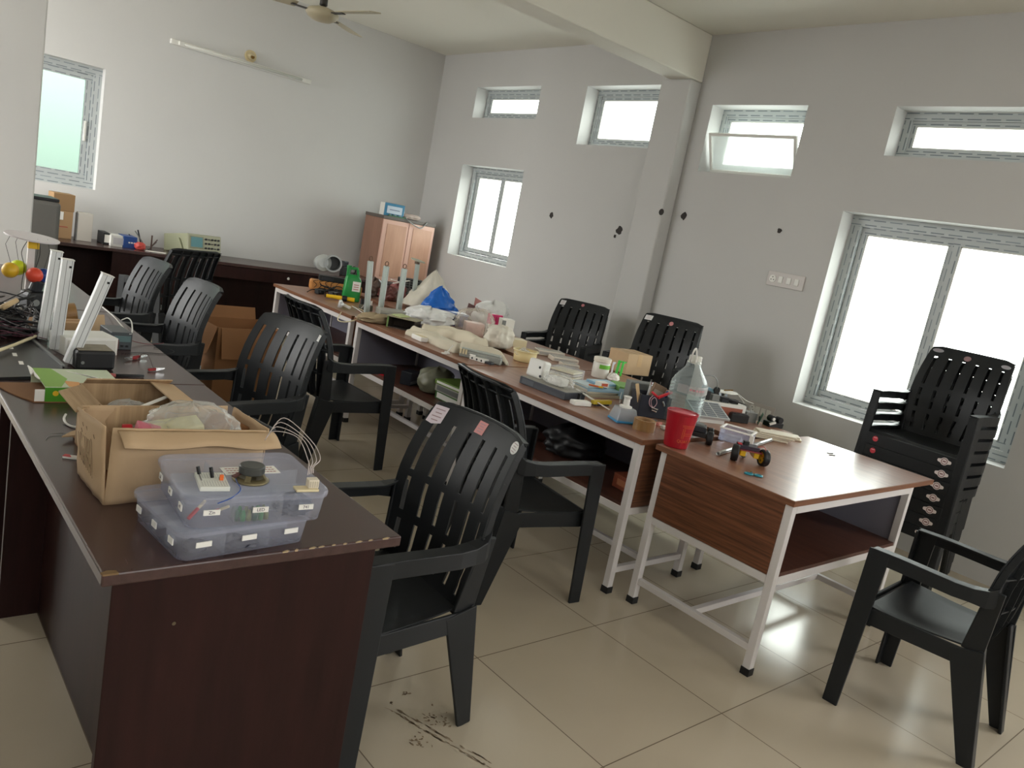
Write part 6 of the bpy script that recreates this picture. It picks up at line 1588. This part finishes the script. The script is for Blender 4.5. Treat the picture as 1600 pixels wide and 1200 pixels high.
# white tray behind with small boards
A = at(1108, 640, ZQ); t = boxthing('white_tray', 'white tray of electronics behind the water jug', 'tray', (3.62, 2.46, ZT), R(-28), .30, .15, .09, m_wplastic, .004)
MB().box(.02, .28, -.001, .0, .02, .07).build('terracotta_panel', mat('terracotta', rgb(150, 86, 66), .5), t)
for k, (x, m, hh) in enumerate(((.03, m_black, .05), (.09, m_grey, .035), (.15, m_dark, .03), (.21, m_black, .022))):
    MB().box(x, x+.045, .02, .06, .09, .09+hh).build('module', m, t, bevel=.002)
MB().bar((.12, .03, .12), (.29, .0, .10), .014, .006).build('black_strip', m_black, t)
MB().tube(spl([(.26, 0, .10), (.30, -.02, .10), (.31, -.03, .06), (.29, -.02, .03)], 5), .002, 5).build('wire', m_grey, t)
# black box and grey unit, boards at the far edge
A = at(1155, 668, ZQ); t = boxthing('black_module', 'black square module on the nearest table behind the white boards', 'module', (A.x+.06, A.y+.10, ZQ), R(-30), .11, .09, .05, m_black, .006); MB().box(.01, .1, .01, .08, .05, .053).build('top_plate', m_dark, t)
t = boxthing('grey_module', 'grey metal module with screws beside the black square module', 'module', (A.x+.19, A.y+.09, ZQ), R(-30), .07, .07, .06, m_grey, .003)
for x in (.012, .058): MB().cyl((x, .012, .06), (x, .012, .064), .005, .005, 10).build('screw', m_chrome, t)
t = thing('circuit_board', 'green circuit board standing on edge at the far side of the nearest table', 'circuit board', (A.x+.26, A.y+.05, ZQ), R(35))
MB().box(-.035, .035, -.001, .001, 0, .07, Matrix.Rotation(R(14), 4, 'X')).build('board', m_pcb, t)
for k in range(4): MB().box(-.025+.014*k, -.016+.014*k, -.006, -.001, .02+.01*(k % 2), .035+.01*(k % 2)).build('chip', m_black, t)
A4 = at(1214, 672, ZQ); t = thing('motor_robot', 'small black and white motor assembly at the back edge of the nearest table', 'robot', (A4.x+.05, A4.y+.06, ZQ), R(-20))
MB().box(-.05, .05, -.03, .03, .0, .03).build('body', m_black, t, bevel=.004)
for x, z in ((-.03, .05), (.025, .045)): MB().cyl((x, -.03, z), (x, .01, z), .018, .018, 16).build('motor', m_black, t, bevel=.002)
MB().cyl((-.03, -.034, .05), (-.03, -.03, .05), .009, .009, 12).build('hub', m_paper, t)
MB().bar((-.05, -.03, .02), (-.02, -.04, .035), .014, .012).build('white_bracket', m_wplastic, t)
cable('white_wire', 'white wire loop by the robot gripper', 'wire', [(RX.x+.10, RX.y-.08, ZQ+.08), (RX.x+.12, RX.y-.12, ZQ+.04), (RX.x+.08, RX.y-.16, ZQ+.01), (RX.x+.02, RX.y-.16, ZQ+.004)], .002, m_wplastic)
cable('white_wire', 'stiff white wire from the gripper toward the green circuit board', 'wire', [(RX.x+.13, RX.y-.06, ZQ+.08), (RX.x+.17, RX.y-.10, ZQ+.05), (RX.x+.20, RX.y-.14, ZQ+.04)], .003, m_wplastic)
# stack of white boards
A, rz, w = frame2((1181, 685), (1225, 694), ZQ)
z = ZQ
for k in range(4):
    t = thing('white_board', ('bottom', 'second', 'third', 'top')[k]+' white plastic board in the small stack on the nearest table', 'board', (A.x+.012*k, A.y+.04-.01*k, z), rz+R((-2, 1, -3, 2)[k]), 'white plastic boards stacked on the nearest table')
    MB().box(0, .20, 0, .085, 0, .009).build('plate', mat('ivory_board', rgb(222, 212, 192), .45), t, bevel=.003)
    MB().box(.01, .19, -.0008, .0, .003, .006).build('edge_line', mat('ivory_dark', rgb(190, 180, 160), .5), t)
    z += .0095
for k in range(2):
    t = thing('white_board', ('lower', 'upper')[k]+' loose white board lapping off the stack toward the window', 'board', (A.x+.16, A.y-.005+.012*k, ZQ+.0095*k), rz+R(-10+3*k), 'loose white boards by the stack')
    t.location = (A.x+.215, A.y+.03+.01*k, ZQ+.0095*k)
    MB().box(0, .15, 0, .075, 0, .009).build('plate', mat('ivory_board', rgb(222, 212, 192), .45), t, bevel=.003)
    MB().box(.01, .14, -.0008, .0, .003, .006).build('edge_line', mat('ivory_dark', rgb(190, 180, 160), .5), t)
# yellow wheeled robot
qa, qb = at(1152, 722, ZQ), at(1192, 730, ZQ)
ctr = (qa+qb)/2; rz = math.atan2(qb.y-qa.y, qb.x-qa.x)
t = thing('robot_car', 'two wheeled robot car with yellow hubs and red chassis', 'robot', (ctr.x+.01, ctr.y+.02, ZQ), rz); t.scale = (1.12, 1.12, 1.12)
half = (qb-qa).length/2
for s_ in (-1, 1):
    mw = Matrix.Translation((s_*half, 0, .033)) @ Matrix.Rotation(R(12)*s_, 4, 'Z') @ Matrix.Rotation(PI/2, 4, 'Y')
    wh = MB().lathe([(.024, -.013), (.031, -.013), (.0335, -.008), (.0335, .008), (.031, .013), (.024, .013), (.024, -.013)], 32, mtx=mw).build('wheel', m_black, t)
    hb = MB(); hb.lathe([(0, -.008), (.024, -.009), (.0242, .009), (0, .008)], 28, mtx=mw); ho = hb.build('hub', m_yellow, wh)
    hh = MB()
    for k in range(3):
        a = 2*PI*k/3+.4
        for z_ in (-.0092, .0088): hh.lathe([(0, 0), (.005, 0), (.005, .0005), (0, .0005)], 10, mtx=mw @ Matrix.Translation((.014*math.cos(a), .014*math.sin(a), z_)))
    hh.build('hub_hole', mat('dark_mustard', rgb(120, 90, 10), .6), wh)
    MB().box(-.011, .011, -.005, .050, -.012, .012, Matrix.Translation((s_*(half-.030), 0, .036))).build('gear_motor', m_yellow, t, bevel=.003)
    MB().box(-.009, .009, .05, .068, -.010, .010, Matrix.Translation((s_*(half-.030), 0, .036))).build('motor_can', m_red, t, bevel=.002)
MB().box(-half+.012, half-.012, -.02, .085, .049, .052).build('chassis', mat('clear_red', rgb(140, 52, 54), .25), t, bevel=.001)
MB().box(-.045, .035, .0, .06, .052, .066).build('driver_board', mat('purple_black', rgb(48, 38, 54), .4), t, bevel=.001)
MB().box(-.025, -.005, .02, .045, .066, .080).build('heat_sink', m_black, t)
MB().box(-.05, -.035, .01, .03, .066, .070).build('red_switch', m_red, t)
MB().tube(spl([(.03, .02, .066), (.05, .0, .075), (.055, -.02, .05), (.045, 0, .036)], 5), .0012, 5).build('wire', m_red, t)
MB().sphere((0, .075, .012), .012, 12, 8).build('caster', m_grey, t, smooth=True)
# aluminium tubes
for k, (p0, p1, lab) in enumerate((((1121, 712), (1146, 704), 'split aluminium tube left of the yellow wheeled robot'), ((1172, 700), (1204, 690), 'aluminium tube behind the yellow wheeled robot'))):
    a, b = at(*p0, ZQ), at(*p1, ZQ); a.z = b.z = ZQ+.0095; t = thing('aluminium_tube', lab, 'tube', a); d = b-a
    MB().cyl((0, 0, 0), d, .0092, .0092, 18, caps=False).build('tube_wall', m_alu, t, smooth=True, solid=.0012, offset=-1)
    MB().bar(d*.02+Vector((0, -.0095, .002)), d*.98+Vector((0, -.0095, .002)), .0015, .002).build('slot_line', m_ink, t)
# scissors
q = at(1180, 744, ZQ); t = thing('scissors', 'small scissors with teal blue handles', 'scissors', (q.x, q.y+.01, ZQ+.004), rz+R(0)); t.scale = (1.25, 1.25, 1.25)
m_teal = mat('teal_handle', rgb(40, 134, 152), .35)
for s_ in (-1, 1):
    ring = [(s_*.016+.013*math.cos(2*PI*k/18), -.002+.009*math.sin(2*PI*k/18)+.000, .0) for k in range(19)]
    MB().tube(ring, .0032, 8).build('handle', m_teal, t, smooth=True)
    MB().bar((s_*.008, .006, 0), (-s_*.004, .045, 0), .006, .0016, .002, .0012).build('blade', m_chrome, t)
MB().cyl((0, .022, -.001), (0, .022, .003), .003, .003, 10).build('pivot', m_grey, t)
# staples / clips and scratches
for k, (px, py) in enumerate(((1297, 708), (1300, 711))):
    a = at(px-5, py, ZQ); b = at(px+5, py+1, ZQ); o = MB().bar(a+Vector((0, 0, .0015)), b+Vector((0, 0, .0015)), .004, .003).build('black_pin', m_ink); tag(o, ('thin black pin at the middle of the shiny tabletop, farther of two', 'thin black pin at the middle of the shiny tabletop, nearer of two')[k], 'pin', 'two black pins on the tabletop')
mb = MB()
for k in range(5):
    p0 = at(1232+14*k, 738+4*k, ZQ); p1 = at(1250+16*k, 742+4.5*k, ZQ)
    mb.bar((p0.x, p0.y, ZQ+.0003), (p1.x, p1.y, ZQ+.0003), .0025, .0004)
o = mb.build('surface_scratch', mat('scratch_brown', rgb(96, 74, 62), .7), tD)

# ================================================================== THINGS ON SHELVES UNDER THE TABLES
ZS = .4415
q = at(640, 618, ZS); bag('grey_bag', 'grey-green crumpled bag on the shelf under the middle table', 'bag', (2.98, 4.02, ZS), (.24, .2, .17), mat('grey_green_bag', rgb(128, 128, 108), .4), 91, amp=.15)
for k, (y, hh, c, lab) in enumerate(((3.70, .05, (66, 110, 52), 'green carton at the bottom on the shelf under the middle table'), (3.70, .045, (168, 166, 156), 'pale carton between two green ones under the middle table'), (3.70, .03, (110, 140, 60), 'lime green carton topmost on the shelf under the middle table'))):
    z = ZS+(0, .0505, .096)[k]; t = boxthing('green_carton', lab, 'box', (2.90, y-.06, z), R(2*k), .2, .26, hh, mat('shelf_green_%d' % k, rgb(*c), .5), .002, 'cartons on the shelf under the middle table'); MB().box(-.001, 0, .02, .24, .008, hh-.008).build('side_print', m_paper if k != 1 else m_grey, t)
t = boxthing('black_case', 'black pointed case beside the grey bag on the shelf', 'case', (2.88, 4.16, ZS), R(30), .12, .08, .09, m_dark, .004); MB().box(.0, .12, -.001, 0, .01, .03).build('silver_strip', m_grey, t)
t = boxthing('red_part', 'small red connector on the shelf edge under the middle table', 'part', (2.83, 4.42, ZS), R(10), .05, .06, .035, m_red, .004); MB().cyl((.02, -.02, .018), (.02, .0, .018), .008, .008, 10).build('white_pin', m_wplastic, t)
bag('black_bag', 'black crumpled bag on the shelf behind the second chair', 'bag', (3.06, 2.78, ZS), (.34, .3, .17), m_black, 93, amp=.2)
t = boxthing('red_part', 'small red box beside the black bag on the shelf', 'box', (2.92, 3.06, ZS), R(5), .05, .06, .07, m_red, .004); MB().box(.01, .04, -.001, 0, .02, .05).build('label', m_paper, t)
t = boxthing('orange_box', 'orange-brown carton on the shelf at the near end', 'box', (2.88, 2.20, ZS), R(-6), .16, .14, .07, mat('orange_carton', rgb(150, 74, 46), .6), .003); MB().box(-.001, 0, .03, .11, .02, .05).build('print_panel', mat('orange_print', rgb(190, 120, 80), .6), t)
bag('purple_cloth', 'dark purple cloth on the shelf corner beside the orange carton', 'cloth', (3.10, 2.22, ZS), (.16, .12, .09), mat('purple_cloth', rgb(84, 24, 50), .7), 95, amp=.2)
